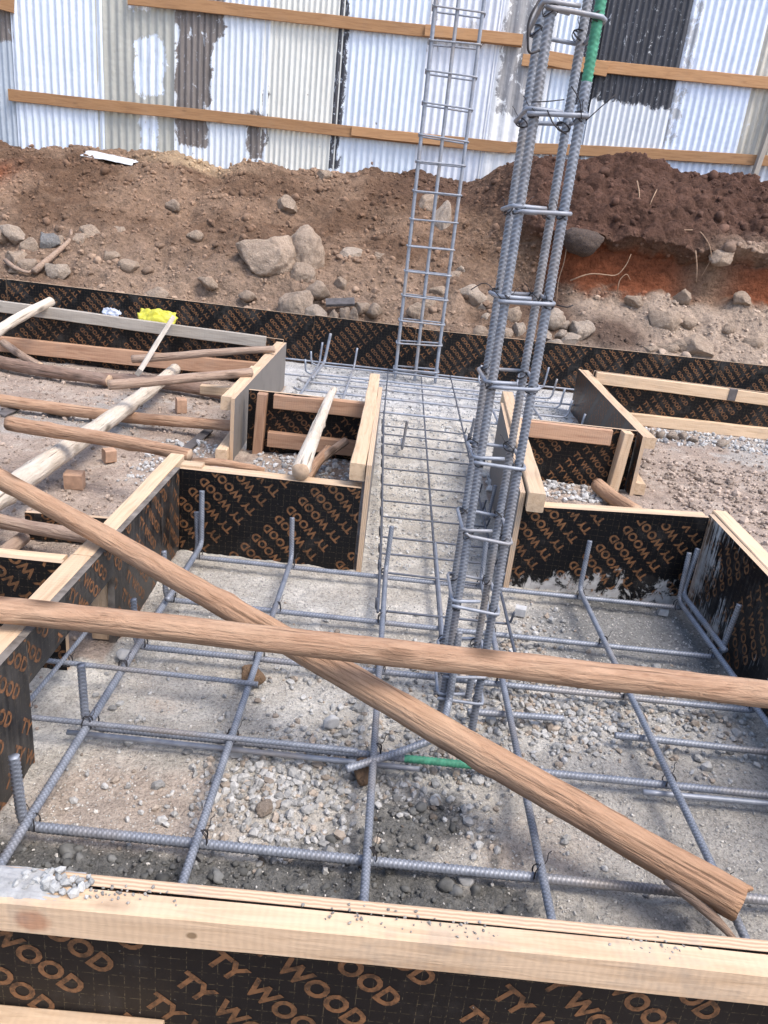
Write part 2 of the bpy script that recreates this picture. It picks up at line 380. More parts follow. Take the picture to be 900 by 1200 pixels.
def build_ground():
    def axis(parts):
        out = [parts[0][0]]
        for a, b, st in parts:
            n = max(1, int(round((b - a) / st))); out += list(np.linspace(a, b, n + 1)[1:])
        return np.array(out)
    xs = axis([(-120, -30, 15), (-30, -8, 2), (-8, -3.2, 0.12), (-3.2, -1.2, 0.02), (-1.2, 1.5, 0.0085), (1.5, 3.4, 0.02), (3.4, 8, 0.12), (8, 30, 2), (30, 120, 15)])
    ys = axis([(-40, -4, 6), (-4, 0.2, 0.2), (0.2, 0.7, 0.03), (0.7, 2.6, 0.0085), (2.6, 6.3, 0.019), (6.3, 9, 0.2), (9, 30, 2), (30, 140, 15)])
    X, Y = np.meshgrid(xs, ys); x, y = X.ravel(), Y.ravel()
    z = ground_height(x, y)
    v = np.stack([x, y, z], -1)
    o = mesh_obj('ground', v, grid_faces(len(xs), len(ys)), M_GROUND, smooth=True)
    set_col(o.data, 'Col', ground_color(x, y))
    tag(o, kind='structure')
build_ground()
def gz(x, y): return float(ground_height(np.array([x]), np.array([y]))[0])

# ------------------------------------------------------------------ earth bank behind the far board
PL = np.array([(6.168, -0.1), (6.17, 0.24), (6.4, 0.37), (6.75, 0.56), (7.1, 0.78), (7.4, 0.96), (7.7, 1.13), (8.0, 1.31), (8.3, 1.45), (8.62, 1.53), (9.6, 1.6), (13, 1.65)])
PR = np.array([(6.168, -0.1), (6.17, 0.24), (6.5, 0.40), (6.9, 0.66), (7.08, 0.80), (7.12, 1.08), (6.98, 1.20), (7.2, 1.45), (7.5, 1.68), (7.9, 1.86), (8.45, 1.84), (9.6, 1.8)])
PR = np.vstack([PR]); 
def prof(P, s):
    k = np.linspace(0, 1, len(P)); return np.interp(s, k, P[:, 0]), np.interp(s, k, P[:, 1])
def bank_w(x): return sstep(0.55, 1.25, x + 0.0)
def bank_top(x):  # heap on the right swells, shoulder in the middle
    return 0.05 * np.exp(-((x - 2.15) / 0.35) ** 2) - 0.05 * np.exp(-((x - 1.4) / 0.3) ** 2) + 0.10 * np.exp(-((x - 0.1) / 0.8) ** 2) - 0.05 * sstep(-2.5, -4.2, x)
def bank_point(x, s):
    s = s.copy()
    yl, zl = prof(PL, s); yr, zr = prof(PR, s); w = bank_w(x)
    y = yl * (1 - w) + yr * w; z = zl * (1 - w) + zr * w
    z = z + bank_top(x) * sstep(0.45, 0.72, s)
    return y, z
def bank_z(x, y):
    s = np.linspace(0, 1, 200); yy, zz = bank_point(np.full(200, x), s)
    o = np.argsort(yy); return float(np.interp(y, yy[o], zz[o]))
def bank_color(x, y, z):
    n1 = fbm2(x, y + z, 1.6, 5, 41); n2 = fbm2(x, z * 1.3 + y, 6.0, 4, 42); n3 = fbm2(x, y + z, 22.0, 3, 43)
    def L(c): return np.array(c)[None, :]
    k = sstep(-0.35, 0.4, n1 + 0.4 * n2)[:, None]
    c = L((0.145, 0.088, 0.058)) * (1 - k) + L((0.255, 0.170, 0.118)) * k
    pale = (sstep(0.95, 0.45, z + 0.15 * n1) * sstep(-0.3, 0.3, n1 + 0.3))[:, None] * 0.55
    c = c * (1 - pale) + L((0.33, 0.245, 0.185)) * pale
    w = bank_w(x + 0.15 * n1)
    dark = np.clip(w * sstep(1.02, 1.25, z + 0.12 * n2), 0, 1)[:, None] * 0.92
    mid = (np.exp(-((x - 0.45) / 0.55) ** 2) * sstep(1.25, 1.45, z + 0.1 * n2))[:, None] * 0.8
    c = c * (1 - dark) + L((0.095, 0.050, 0.037)) * (1 + 0.4 * n2[:, None]) * dark
    c = c * (1 - mid) + L((0.10, 0.058, 0.043)) * mid
    org = np.clip(w * sstep(0.70, 0.80, z + 0.10 * n2) * (1 - sstep(1.07, 1.16, z + 0.12 * n2)), 0, 1) * sstep(1.15, 1.4, x)
    org = (org * np.clip(1 - 0.9 * np.exp(-((x - 2.72) / 0.22) ** 2), 0, 1))[:, None]
    c = c * (1 - org) + L((0.185, 0.062, 0.03)) * (1 + 0.4 * n2[:, None]) * org
    red = (np.exp(-((x + 4.1) / 0.3) ** 2) * np.exp(-((z - 1.15) / 0.12) ** 2))[:, None]
    c = c * (1 - red) + L((0.26, 0.085, 0.04)) * red
    spoil = np.clip(w * (1 - sstep(0.66, 0.78, z + 0.1 * n2)) * sstep(1.35, 1.65, x + 0.1 * n2), 0, 1)[:, None] * 0.85
    c = c * (1 - spoil) + L((0.40, 0.315, 0.25)) * spoil
    dk = (np.exp(-((x - 1.85) / 0.28) ** 2) * np.exp(-((z - 0.43) / 0.12) ** 2) + np.exp(-((x - 1.3) / 0.2) ** 2) * np.exp(-((z - 0.62) / 0.16) ** 2))[:, None]
    dk = np.clip(dk * 1.3, 0, 0.9); c = c * (1 - dk) + L((0.10, 0.065, 0.05)) * dk
    tan = (np.exp(-((x - 3.0) / 0.3) ** 2) * np.exp(-((z - 1.22) / 0.1) ** 2))[:, None] * 0.9
    c = c * (1 - tan) + L((0.34, 0.25, 0.19)) * tan
    straw = (np.exp(-((x + 2.2) / 0.45) ** 2) * sstep(1.38, 1.46, z))[:, None] * 0.75
    c = c * (1 - straw) + L((0.50, 0.37, 0.24)) * straw
    return np.clip(c * (1 + 0.25 * n3[:, None]), 0.02, 0.8)
def worley(p, seed):
    f = np.floor(p).astype(np.int64); best = np.full(len(p), 9.0); sec = np.full(len(p), 9.0)
    for dx in (-1, 0, 1):
        for dy in (-1, 0, 1):
            for dz in (-1, 0, 1):
                c = f + np.array([dx, dy, dz])
                o = np.stack([hash3(c[:, 0], c[:, 1], c[:, 2], seed + k) for k in range(3)], -1)
                d = np.linalg.norm(c + o - p, axis=1)
                sec = np.minimum(sec, np.maximum(best, d)); best = np.minimum(best, d)
    return best, sec
def bank_displace(x, y, z):
    p = np.stack([x, y, z], -1)
    d = 0.11 * fbm(p * 2.0, 3, 51) + 0.055 * fbm(p * 6.0, 3, 52) + 0.018 * np.abs(fbm(p * 19.0, 3, 53)) + 0.010 * fbm(p * 48.0, 2, 54)
    w = bank_w(x) * sstep(1.05, 1.3, z)
    q = p + 0.06 * np.stack([fbm(p * 5, 2, 71), fbm(p * 5, 2, 72), fbm(p * 5, 2, 73)], -1)
    a1, a2 = worley(q * 5.5, 81); b1, b2 = worley(q * 13.0, 91)
    rough = sstep(-0.15, 0.3, fbm(p * 1.5, 3, 57))
    d = d + (0.020 * rough + 0.075 * w) * np.sqrt(np.clip(a2 - a1, 0, 0.6)) + (0.014 * rough + 0.026 * w) * np.sqrt(np.clip(b2 - b1, 0, 0.5)) - 0.03 * w
    return d
def build_bank():
    xs = np.concatenate([np.linspace(-9, -4.6, 40)[:-1], np.linspace(-4.6, 3.9, 560), np.linspace(3.9, 9, 45)[1:]])
    ss = np.concatenate([np.linspace(0, 0.09, 4)[:-1], np.linspace(0.09, 0.86, 250), np.linspace(0.86, 1, 8)[1:]])
    X, S = np.meshgrid(xs, ss); x, s = X.ravel(), S.ravel()
    y, z = bank_point(x, s)
    d = bank_displace(x, y, z) * sstep(0.07, 0.2, s)
    col = bank_color(x, y, z)
    y2 = y - d * 0.55; z2 = z + d * 0.85
    y2 = np.maximum(y2, 6.167)
    o = mesh_obj('earth_bank_terrain', np.stack([x, y2, z2], -1), grid_faces(len(xs), len(ss)), M_BANK, smooth=True)
    set_col(o.data, 'Col', col); tag(o, kind='structure')
build_bank()
def bank_hit(u, v):
    d = ray(u, v)
    for k in range(260):
        y = 6.19 + k * 0.01; t = y / d.y; x = d.x * t; z = CAM_Z + d.z * t
        if z <= bank_z(x, y): return Vector((x, y, z))
    return Vector((x, y, z))

# ------------------------------------------------------------------ stones as loose material
def stone_shapes(n, seed, sub=1, jit=0.22, flat=(0.55, 1.0)):
    r = np.random.default_rng(seed); out = []
    for k in range(n):
        bm = bmesh.new(); bmesh.ops.create_icosphere(bm, subdivisions=sub, radius=1)
        v = np.array([p.co for p in bm.verts]); f = np.array([[q.index for q in fc.verts] for fc in bm.faces]); bm.free()
        v = v * (1 + r.uniform(-jit, jit, (len(v), 1)))
        for _ in range(3):
            nrm = r.normal(size=3); nrm /= np.linalg.norm(nrm); dd = v @ nrm; lim = r.uniform(0.45, 0.75)
            v = v - np.outer(np.maximum(dd - lim, 0), nrm)
        v = v * np.array([1, r.uniform(0.65, 1), r.uniform(*flat)])
        out.append((v, f))
    return out
def scatter(name, pts, sizes, cols, mat, label, cat, shapes, seed, sink=0.25, smooth=False):
    r = np.random.default_rng(seed); V, F, C, off = [], [], [], 0
    for p, s, c in zip(pts, sizes, cols):
        v, f = shapes[r.integers(len(shapes))]
        a = r.uniform(0, 6.28); ca, sa = math.cos(a), math.sin(a); tx = r.uniform(-0.5, 0.5)
        q = v * s; q = np.stack([q[:, 0], q[:, 1] * math.cos(tx) - q[:, 2] * math.sin(tx), q[:, 1] * math.sin(tx) + q[:, 2] * math.cos(tx)], -1)
        q = np.stack([q[:, 0] * ca - q[:, 1] * sa, q[:, 0] * sa + q[:, 1] * ca, q[:, 2]], -1)
        V.append(q + np.array(p) + np.array([0, 0, s * (0.55 - sink)])); F.append(f + off); C.append(np.repeat(np.array(c)[None], len(v), 0)); off += len(v)
    o = mesh_obj(name, np.concatenate(V), np.concatenate(F), mat, smooth=smooth)
    set_col(o.data, 'Col', np.concatenate(C)); tag(o, label, cat, kind='stuff')
    return o
SH = stone_shapes(10, 3, 1)
SH0 = stone_shapes(10, 5, 0, 0.3)
def lumps(n, seed):
    out = []
    for v, f in stone_shapes(n, seed, 2, 0.04, (0.7, 1.0)):
        v = v * (1 + 0.55 * fbm(v * 1.1 + seed + len(out) * 3.7, 3, seed)[:, None] + 0.22 * fbm(v * 3.2 + len(out), 2, seed + 4)[:, None])
        out.append((v, f))
    return out
SHC = lumps(14, 8)
def near_gravel():
    r = np.random.default_rng(21); P, S, Cc = [], [], []
    clus = [(340, 905, 45, 22, 420), (300, 935, 45, 22, 240), (395, 880, 45, 20, 200), (360, 985, 60, 14, 120), (620, 800, 60, 26, 520), (690, 850, 70, 22, 420), (560, 850, 50, 28, 320),
            (850, 870, 50, 25, 160), (740, 830, 60, 22, 220), (540, 900, 40, 12, 120), (600, 760, 25, 20, 160), (480, 930, 60, 25, 150), (640, 730, 14, 14, 40), (430, 800, 60, 40, 200), (150, 900, 80, 60, 60), (450, 1000, 220, 25, 80), (250, 800, 90, 40, 40)]
    for u, v, su, sv, n in clus:
        for _ in range(n):
            p = on_z(u + r.normal() * su, v + r.normal() * sv)
            if not (PAD[0] + .02 < p.x < PAD[1] - .03 and PAD[2] + .03 < p.y < PAD[3] - .03): continue
            P.append(p); S.append(np.clip(r.lognormal(math.log(0.0075), 0.35), 0.003, 0.017))
            g = r.uniform(0.24, 0.48); Cc.append((g, g * 0.985, g * 0.955) if r.random() < .8 else (g * .95, g * .8, g * .66))
    for _ in range(15000):
        x, y = r.uniform(PAD[0] + .01, PAD[1] - .01), PAD[2] + .02 + (PAD[3] - PAD[2] - .04) * r.random() ** 1.1
        P.append(Vector((x, y, 0))); S.append(r.uniform(0.0012, 0.0034) if r.random() < .93 else r.uniform(.003, .006)); g = r.uniform(0.34, 0.60); Cc.append((g, g * 0.955, g * 0.89))
    xy = np.array([(p[0], p[1]) for p in P]); z = ground_height(xy[:, 0], xy[:, 1])
    wm = wet_mask(xy[:, 0], xy[:, 1])
    Cc = [tuple(np.array(c) * (0.35 if (w > 0.55 and r.random() < 0.75) else 1)) for c, w in zip(Cc, wm)]
    P = np.column_stack([xy, z])
    scatter('gravel', P, S, Cc, M_GRAVEL, 'loose pale crushed stone strewn over the footing bed under the rebar mat', 'gravel', SH, 4, 0.2)
near_gravel()
def wet_clumps():
    r = np.random.default_rng(31); P, S, Cc = [], [], []
    for _ in range(9000):
        x, y = r.uniform(-0.64, 1.08), r.uniform(0.78, 2.4)
        if wet_mask(np.array([x]), np.array([y]))[0] < r.uniform(0.45, 1.2): continue
        P.append((x, y, 0)); S.append(np.clip(r.lognormal(math.log(0.0055), 0.5), 0.002, 0.018)); g = r.uniform(0.07, 0.17); Cc.append((g, g, g * .96))
    xy = np.array([q[:2] for q in P]); z = ground_height(xy[:, 0], xy[:, 1])
    scatter('mortar_lumps', np.column_stack([xy, z]), S, Cc, M_CLOD, 'dark damp concrete crumbs along the front of the footing bed', 'mortar crumbs', SHC, 7, 0.3, smooth=True)
wet_clumps()
def outer_gravel():
    r = np.random.default_rng(22); P, S, Cc = [], [], []
    def area(n, x0, x1, y0, y1, s0, s1, colf):
        for _ in range(n):
            P.append((r.uniform(x0, x1), r.uniform(y0, y1), 0)); S.append(r.uniform(s0, s1) * (1 if r.random() < .85 else 1.8)); Cc.append(colf())
    def brown():
        g = r.uniform(0.2, 0.5); return (g, g * .8, g * .66)
    def grey():
        g = r.uniform(0.3, 0.6); return (g, g * .99, g * .97)
    area(2600, -2.6, -0.75, 2.5, 5.15, 0.003, 0.010, brown)
    area(1800, 1.2, 3.2, 2.3, 5.1, 0.003, 0.011, brown)
    area(900, 1.5, 2.6, 3.2, 4.3, 0.006, 0.016, brown)
    area(1500, -0.02, 0.48, 2.45, 3.7, 0.002, 0.007, grey)
    area(2600, -0.66, 1.26, 3.75, 6.1, 0.004, 0.011, grey)
    area(260, 0.53, 1.15, 3.4, 3.66, 0.006, 0.018, grey)
    area(260, -0.62, -0.1, 3.3, 3.66, 0.004, 0.012, grey)
    area(420, 1.5, 3.0, 4.75, 5.15, 0.006, 0.016, grey)
    area(300, -1.1, -.72, 3.0, 3.7, 0.005, 0.013, grey)
    area(500, -2.2, -0.7, 1.2, 2.5, 0.003, 0.009, brown)
    xy = np.array([p[:2] for p in P]); P2 = np.column_stack([xy, ground_height(xy[:, 0], xy[:, 1])])
    scatter('grit', P2, S, Cc, M_GRAVEL, 'small brown and grey stones scattered over the open ground between the boards', 'gravel', SH0, 5, 0.2)
outer_gravel()
def clods():
    r = np.random.default_rng(23); n = 9500
    x = r.uniform(-4.5, 3.9, n); s = r.uniform(0.1, 0.84, n) ** 1.0
    y, z = bank_point(x, s); d = bank_displace(x, y, z) * sstep(0.07, 0.2, s); col = bank_color(x, y, z)
    y = y - d * 0.55; z = z + d * 0.85
    sz = np.clip(r.lognormal(math.log(0.011), 0.6, n), 0.004, 0.045) * np.where((bank_w(x) > .5) & (z > 1.15), 1.35, 1.0)
    keep = (fbm2(x, y + z, 2.5, 3, 61) > -0.28) & (y > 6.2 + sz)
    heap = (bank_w(x) > .5) & (z > 1.12)
    keep &= ~((bank_w(x) > .6) & (x > 1.35) & (z > .78) & (z < 1.1))
    keep &= ~(heap & (r.random(n) < 0.72))
    col = col * r.uniform(0.8, 1.35, (n, 1)); ang = keep & (r.random(n) < 0.6) & ~heap; rnd = keep & ~ang
    P = np.column_stack([x, y, z])
    scatter('soil_crumbs', P[rnd], sz[rnd], col[rnd], M_CLOD, 'soft brown soil clods lying all over the earth bank', 'soil', SHC, 6, 0.45, smooth=True)
    scatter('bank_stones', P[ang], sz[ang] * 0.9, col[ang] * 1.1, M_CLOD, 'small angular stones and hard crumbs strewn down the earth bank', 'gravel', SH, 6, 0.35)
clods()

# ------------------------------------------------------------------ rocks
def rock_mesh(seed, sub=4, rough=0.24, cuts=9):
    r = np.random.default_rng(seed)
    bm = bmesh.new(); bmesh.ops.create_icosphere(bm, subdivisions=sub, radius=1)
    v = np.array([p.co for p in bm.verts]); f = [[q.index for q in fc.verts] for fc in bm.faces]; bm.free()
    for _ in range(cuts):
        nrm = r.normal(size=3); nrm /= np.linalg.norm(nrm); lim = r.uniform(0.5, 0.8); dd = v @ nrm
        v = v - np.outer(np.maximum(dd - lim, 0) * 0.95, nrm)
    n = fbm(v * 1.3 + seed, 4, seed); n2 = fbm(v * 5 + seed, 3, seed + 9)
    v = v * (1 + rough * n[:, None] + 0.075 * n2[:, None])
    me = bpy.data.meshes.new('rock'); me.from_pydata(v.tolist(), [], f); me.polygons.foreach_set('use_smooth', np.ones(len(me.polygons), bool)); me.update()
    return me
ROCKS = {}
def rock(name, loc, size, label, mat=M_ROCK, group=None, seed=0, rot=None, cat='rock', sub=3):
    key = (seed % 9, mat.name, sub, name)
    if key not in ROCKS:
        me = rock_mesh(seed % 9 + 100, 5, 0.26, 4) if name == 'boulder' else rock_mesh(seed % 9 + 100, sub); me.materials.append(mat); ROCKS[key] = me
    o = bpy.data.objects.new(name, ROCKS[key]); COL.objects.link(o)
    o.location = loc; o.scale = size; o.rotation_euler = rot or (random.uniform(-.4, .4), random.uniform(-.4, .4), random.uniform(0, 6.28))
    return tag(o, label, cat, group)
def bank_rock(name, u, v, ru, rv, label, mat=M_ROCK, group=None, seed=0, sub=3, rot=None):
    p = bank_hit(u, v + rv * 0.5); dep = (p - Vector((0, 0, CAM_Z))).dot(CF); m = dep / F_PX
    p = p + Vector((0, -ru * m * 0.25, rv * m * 0.25))
    kf = 1.2 if name == 'boulder' else 1.42
    return rock(name, p, (ru * m * kf, (ru + rv) / 2 * m * kf * .85, rv * m * kf * 1.03), label, mat, group, seed, rot or (random.uniform(-.2, .2), random.uniform(-.2, .2), random.uniform(-.4, .4)), sub=4)
bank_rock('boulder', 315, 297, 31, 26, 'largest rounded brown boulder lying on the bank left of the thin rebar cage', M_ROCK, None, 1, 4)
bank_rock('boulder', 357, 293, 20, 27, 'tall knobbly pale brown boulder leaning against the right side of the largest boulder', M_ROCK, None, 2, 4)
bank_rock('boulder', 354, 320, 14, 13, 'round brown boulder tucked below the largest boulder and its tall neighbour', M_ROCK, None, 3, 3)
bank_rock('boulder', 348, 353, 17, 19, 'blocky dusty boulder resting right behind the far black board below the largest boulder', M_ROCK, None, 4, 4)
bank_rock('rock', 372, 338, 12, 10, 'dusty angular rock below the two big boulders and above the dark plank scrap', M_ROCK, None, 5)
bank_rock('rock', 374, 368, 12, 9, 'pale wedge shaped rock touching the far board just below the dark plank scrap', M_ROCK_PALE, None, 6)
bank_rock('rock', 412, 299, 14, 8, 'flat pale grey slab of rock lying alone to the right of the big boulders', M_ROCK_PALE, None, 7)
for i, (u, v, a, b) in enumerate([(391, 370, 6, 7), (404, 367, 5, 8), (415, 369, 5, 8), (424, 360, 8, 6), (384, 376, 6, 5), (438, 362, 8, 8)]):
    bank_rock('rock', u, v, a, b, 'small upright stone in the row right of the dark plank scrap', M_ROCK, 'small stones right of the dark plank scrap', i)
bank_rock('rock', 58, 283, 11, 10, 'bluish grey rock in the pile of stones at the left end of the bank', M_ROCK_BLUE, None, 3)
bank_rock('rock', 17, 272, 12, 9, 'pale flat topped rock, uppermost in the pile at the left end of the bank', M_ROCK_PALE, None, 8)
for i, (u, v, a, b) in enumerate([(38, 288, 9, 8), (21, 303, 10, 9), (38, 309, 10, 8), (3, 276, 5, 7), (75, 284, 7, 6), (20, 315, 8, 4)]):
    bank_rock('rock', u, v, a, b, 'fist sized brown stone in the pile beside the bluish grey rock', M_ROCK, 'brown stones in the pile at the left end of the bank', i + 2)
bank_rock('rock', 68, 316, 11, 9, 'pale angular rock just right of the crooked branch near the left board end', M_ROCK_PALE, None, 1)
bank_rock('rock', 112, 275, 12, 8, 'flat brown rock right of the crooked branch tip', M_ROCK, None, 6)
bank_rock('rock', 96, 280, 9, 9, 'round brown rock beside the upper tip of the crooked branch', M_ROCK, None, 4)
bank_rock('rock', 186, 344, 12, 9, 'pale dusty lump of rock on the bank above the yellow bag', M_ROCK, None, 5)
bank_rock('rock', 502, 238, 12, 10, 'pale tan rock on the upper bank seen between the bars of the thin rebar cage', M_ROCK, None, 7)
bank_rock('rock', 520, 256, 10, 16, 'tall pale rock on the upper bank behind the right bay of the thin cage', M_ROCK_PALE, None, 2)
bank_rock('rock', 551, 346, 14, 12, 'pale three cornered rock left of the thick rebar column above the far board', M_ROCK_PALE, None, 8)
for i, (u, v, a, b) in enumerate([(565, 361, 6, 6), (598, 367, 9, 9), (574, 352, 8, 8), (607, 386, 6, 9), (594, 389, 6, 7), (560, 388, 10, 7), (572, 374, 6, 6), (531, 325, 10, 7), (515, 342, 9, 7), (540, 316, 7, 5), (500, 355, 8, 6), (487, 363, 8, 8)]):
    bank_rock('rock', u, v, a, b, 'loose brown stone between the thin cage and the thick rebar column', M_ROCK if i % 3 else M_ROCK_PALE, 'loose stones on the bank between the two rebar columns', i)
bank_rock('rock', 646, 372, 13, 12, 'pale angular rock, tallest in the pile just right of the thick rebar column', M_ROCK_PALE, None, 5)
bank_rock('rock', 679, 386, 12, 11, 'broad pale rock at the right end of the pile beside the thick rebar column', M_ROCK_PALE, None, 3)
for i, (u, v, a, b) in enumerate([(662, 379, 6, 5), (657, 391, 7, 5), (640, 393, 8, 6), (668, 397, 11, 6), (652, 402, 8, 5)]):
    bank_rock('rock', u, v, a, b, 'small pale stone wedged in the rock pile right of the thick rebar column', M_ROCK_PALE, 'small stones in the pile right of the thick rebar column', i + 4)
bank_rock('rock', 684, 279, 20, 13, 'blackish earthy lump jutting from the bank above the orange soil patch', M_ROCK_BLACK, None, 4, 4)
bank_rock('rock', 774, 372, 15, 11, 'half buried pale rock in the spoil below the orange soil patch', M_ROCK, None, 1)
bank_rock('rock', 820, 406, 16, 12, 'pale rock at the foot of the spoil near the right end of the far board', M_ROCK, None, 6)
for i, (u, v, a, b) in enumerate([(780, 407, 10, 5), (795, 404, 9, 6), (760, 409, 8, 4), (807, 376, 8, 6), (850, 385, 8, 6), (870, 350, 10, 7), (845, 300, 14, 8), (742, 352, 9, 7), (800, 345, 9, 7), (880, 400, 9, 6)]):
    bank_rock('rock', u, v, a, b, 'dusty stone half sunk in the pale spoil under the dark soil heap', M_ROCK, 'dusty stones in the spoil under the dark heap', i + 1)
for i, (u, v, a, b) in enumerate([(130, 300, 9, 6), (155, 310, 10, 7), (230, 275, 8, 6), (340, 240, 10, 9), (270, 255, 7, 5), (245, 330, 9, 6), (400, 330, 8, 6), (445, 300, 7, 5), (205, 240, 8, 5), (380, 205, 7, 5), (140, 270, 10, 6), (290, 345, 9, 6)]):
    bank_rock('rock', u, v, a, b, 'brown earth covered stone half buried in the slope of the bank', M_ROCK, 'half buried stones on the bank', i + 3)
for i, (u, v, a, b) in enumerate([(763, 508, 5, 7), (773, 509, 6, 6), (786, 510, 8, 7), (799, 511, 6, 7), (811, 515, 7, 5), (845, 519, 9, 5)]):
    p = on_z(u, v + b * .6, 0.0); m = 5.0 / F_PX
    rock('rock', p + Vector((0, 0, b * m * .6)), (a * m, a * m, b * m), 'grey stone packed under the lower batten of the right hand far board', M_ROCK_PALE, 'stones packed under the right hand far board', i, sub=2)
p = on_z(425, 905, 0.015); rock('stone', p + Vector((0, 0, .012)), (0.042, 0.03, 0.026), 'rusty brown stone propping up the mat under a bent bar', M_ROCK_ORANGE, None, 2, cat='stone')
p = on_z(296, 795, 0.02); rock('stone', p + Vector((0, 0, .01)), (0.04, 0.03, 0.03), 'rusty brown stone under the mat just below the straight horizontal pole', M_ROCK_ORANGE, None, 5, cat='stone')
p = on_z(311, 951, 0.0); rock('stone', p + Vector((0, 0, .008)), (0.026, 0.018, 0.014), 'cream coloured angular stone at the left edge of the pale gravel patch', M_ROCK_PALE, None, 7, cat='stone')
p = on_z(546, 1036, 0.0); rock('stone', p + Vector((0, 0, .012)), (0.02, 0.018, 0.022), 'light grey mortar lump near the front board in the middle of the bed', M_BLOCK, None, 1, cat='stone')
p = on_z(145, 772, 0.0); rock('stone', p + Vector((0, 0, .015)), (0.026, 0.022, 0.022), 'round grey lump beside the leftmost heavy bar under the horizontal pole', M_BLOCK, None, 4, cat='stone')
p = on_z(385, 852, 0.0); rock('stone', p + Vector((0, 0, .012)), (0.025, 0.02, 0.02), 'round grey mortar spacer with wire lying in the middle of the bed', M_BLOCK, None, 6, cat='stone')

# ------------------------------------------------------------------ timber, boards and lettering
def bar_mesh(L, w, h, seed, seg=0.05, wob=0.0018, ch=0.003):
    n = max(2, int(L / seg)) + 1; xs = np.linspace(0, L, n); V = []
    w2, h2 = w / 2, h / 2
    ring = np.array([(-w2 + ch, -h2), (w2 - ch, -h2), (w2, -h2 + ch), (w2, h2 - ch), (w2 - ch, h2), (-w2 + ch, h2), (-w2, h2 - ch), (-w2, -h2 + ch)])
    for k, x in enumerate(xs):
        p = np.column_stack([np.full(8, x * 6.0 + seed * 3.3), ring * 30])
        dn = np.column_stack([vnoise(p, seed), vnoise(p, seed + 5)]) * wob
        bow = wob * 1.2 * np.array([math.sin(x * 3 + seed), math.cos(x * 2.3 + seed)])
        q = ring + dn + bow
        V += [(x, a, b) for a, b in q]
    F = []
    for k in range(n - 1):
        a, b = k * 8, k * 8 + 8
        for i in range(8): j = (i + 1) % 8; F.append((a + i, b + i, b + j, a + j))
    F.append(tuple(range(8))); F.append(tuple(range((n - 1) * 8 + 7, (n - 1) * 8 - 1, -1)))
    return V, F
SEED = [0]
def batten(parent, a, b, w, h, mat=M_TIMBER, name='batten', wob=0.0018, roll=0.0):
    """a, b: centre line ends in the parent's frame; w across, h tall"""
    a, b = Vector(a), Vector(b); d = b - a; SEED[0] += 1
    V, F = bar_mesh(d.length, w, h, SEED[0], wob=wob)
    o = mesh_obj(name, V, F, mat, parent)
    rz = math.atan2(d.y, d.x); ry = -math.atan2(d.z, math.hypot(d.x, d.y))
    o.location = a; o.rotation_mode = 'XYZ'; o.rotation_euler = Euler((roll, ry, rz), 'XYZ')
    return o

def text_proto():
    cu = bpy.data.curves.new('lettering', 'FONT'); cu.body = 'TY WOOD'; cu.resolution_u = 3; cu.offset = 0.040; cu.space_character = 1.06; cu.space_word = 1.15
    o = bpy.data.objects.new('lettering', cu); COL.objects.link(o)
    dg = bpy.context.evaluated_depsgraph_get(); me = bpy.data.meshes.new_from_object(o.evaluated_get(dg))
    v = np.array([p.co[:2] for p in me.vertices]); f = [list(p.vertices) for p in me.polygons]
    bpy.data.objects.remove(o); bpy.data.curves.remove(cu); bpy.data.meshes.remove(me)
    v = v - v.min(0); v = v / v[:, 1].max()
    return v, f
TXT_V, TXT_F = text_proto()
TXT_W = TXT_V[:, 0].max()
def lettering(x0, x1, zlow, ztop, ang, cap=0.031, pitch=0.054, gap=0.055, seed=0):
    """repeating diagonal print clipped to the sheet; returns verts (x,z) and faces"""
    r = random.Random(seed); bm = bmesh.new(); ca, sa = math.cos(ang), math.sin(ang)
    per = TXT_W * cap + gap; ox, oy = r.uniform(0, per), r.uniform(0, pitch)
    cx, cz = (x0 + x1) / 2, (zlow + ztop) / 2; rad = math.hypot(x1 - x0, ztop - zlow) / 2 + per
    ni, nj = int(rad / per) + 2, int(rad / pitch) + 2
    for j in range(-nj, nj):
        for i in range(-ni, ni):
            bx, by = i * per + ox, j * pitch + oy
            c0 = (bx + TXT_W * cap / 2) * ca - (by + cap / 2) * sa + cx; c1 = (bx + TXT_W * cap / 2) * sa + (by + cap / 2) * ca + cz
            ex = TXT_W * cap / 2 + 0.03
            if c0 < x0 - ex or c0 > x1 + ex or c1 < zlow - ex or c1 > ztop + ex: continue
            v = TXT_V * cap + np.array([bx, by])
            X = v[:, 0] * ca - v[:, 1] * sa + cx; Z = v[:, 0] * sa + v[:, 1] * ca + cz
            if X.max() < x0 or X.min() > x1 or Z.max() < zlow or Z.min() > ztop: continue
            vs = [bm.verts.new((a, 0, b)) for a, b in zip(X, Z)]
            for f in TXT_F:
                try: bm.faces.new([vs[k] for k in f])
                except ValueError: pass
    e = 0.0015
    for co, no in (((x0 + e, 0, 0), (-1, 0, 0)), ((x1 - e, 0, 0), (1, 0, 0)), ((0, 0, zlow + e), (0, 0, -1)), ((0, 0, ztop - e), (0, 0, 1))):
        bmesh.ops.bisect_plane(bm, geom=bm.verts[:] + bm.edges[:] + bm.faces[:], plane_co=co, plane_no=no, clear_outer=True)
    bm.verts.index_update()
    V = [(p.co.x, p.co.z) for p in bm.verts]; F = [[q.index for q in f.verts] for f in bm.faces]; bm.free()
    return V, F
T = 0.018
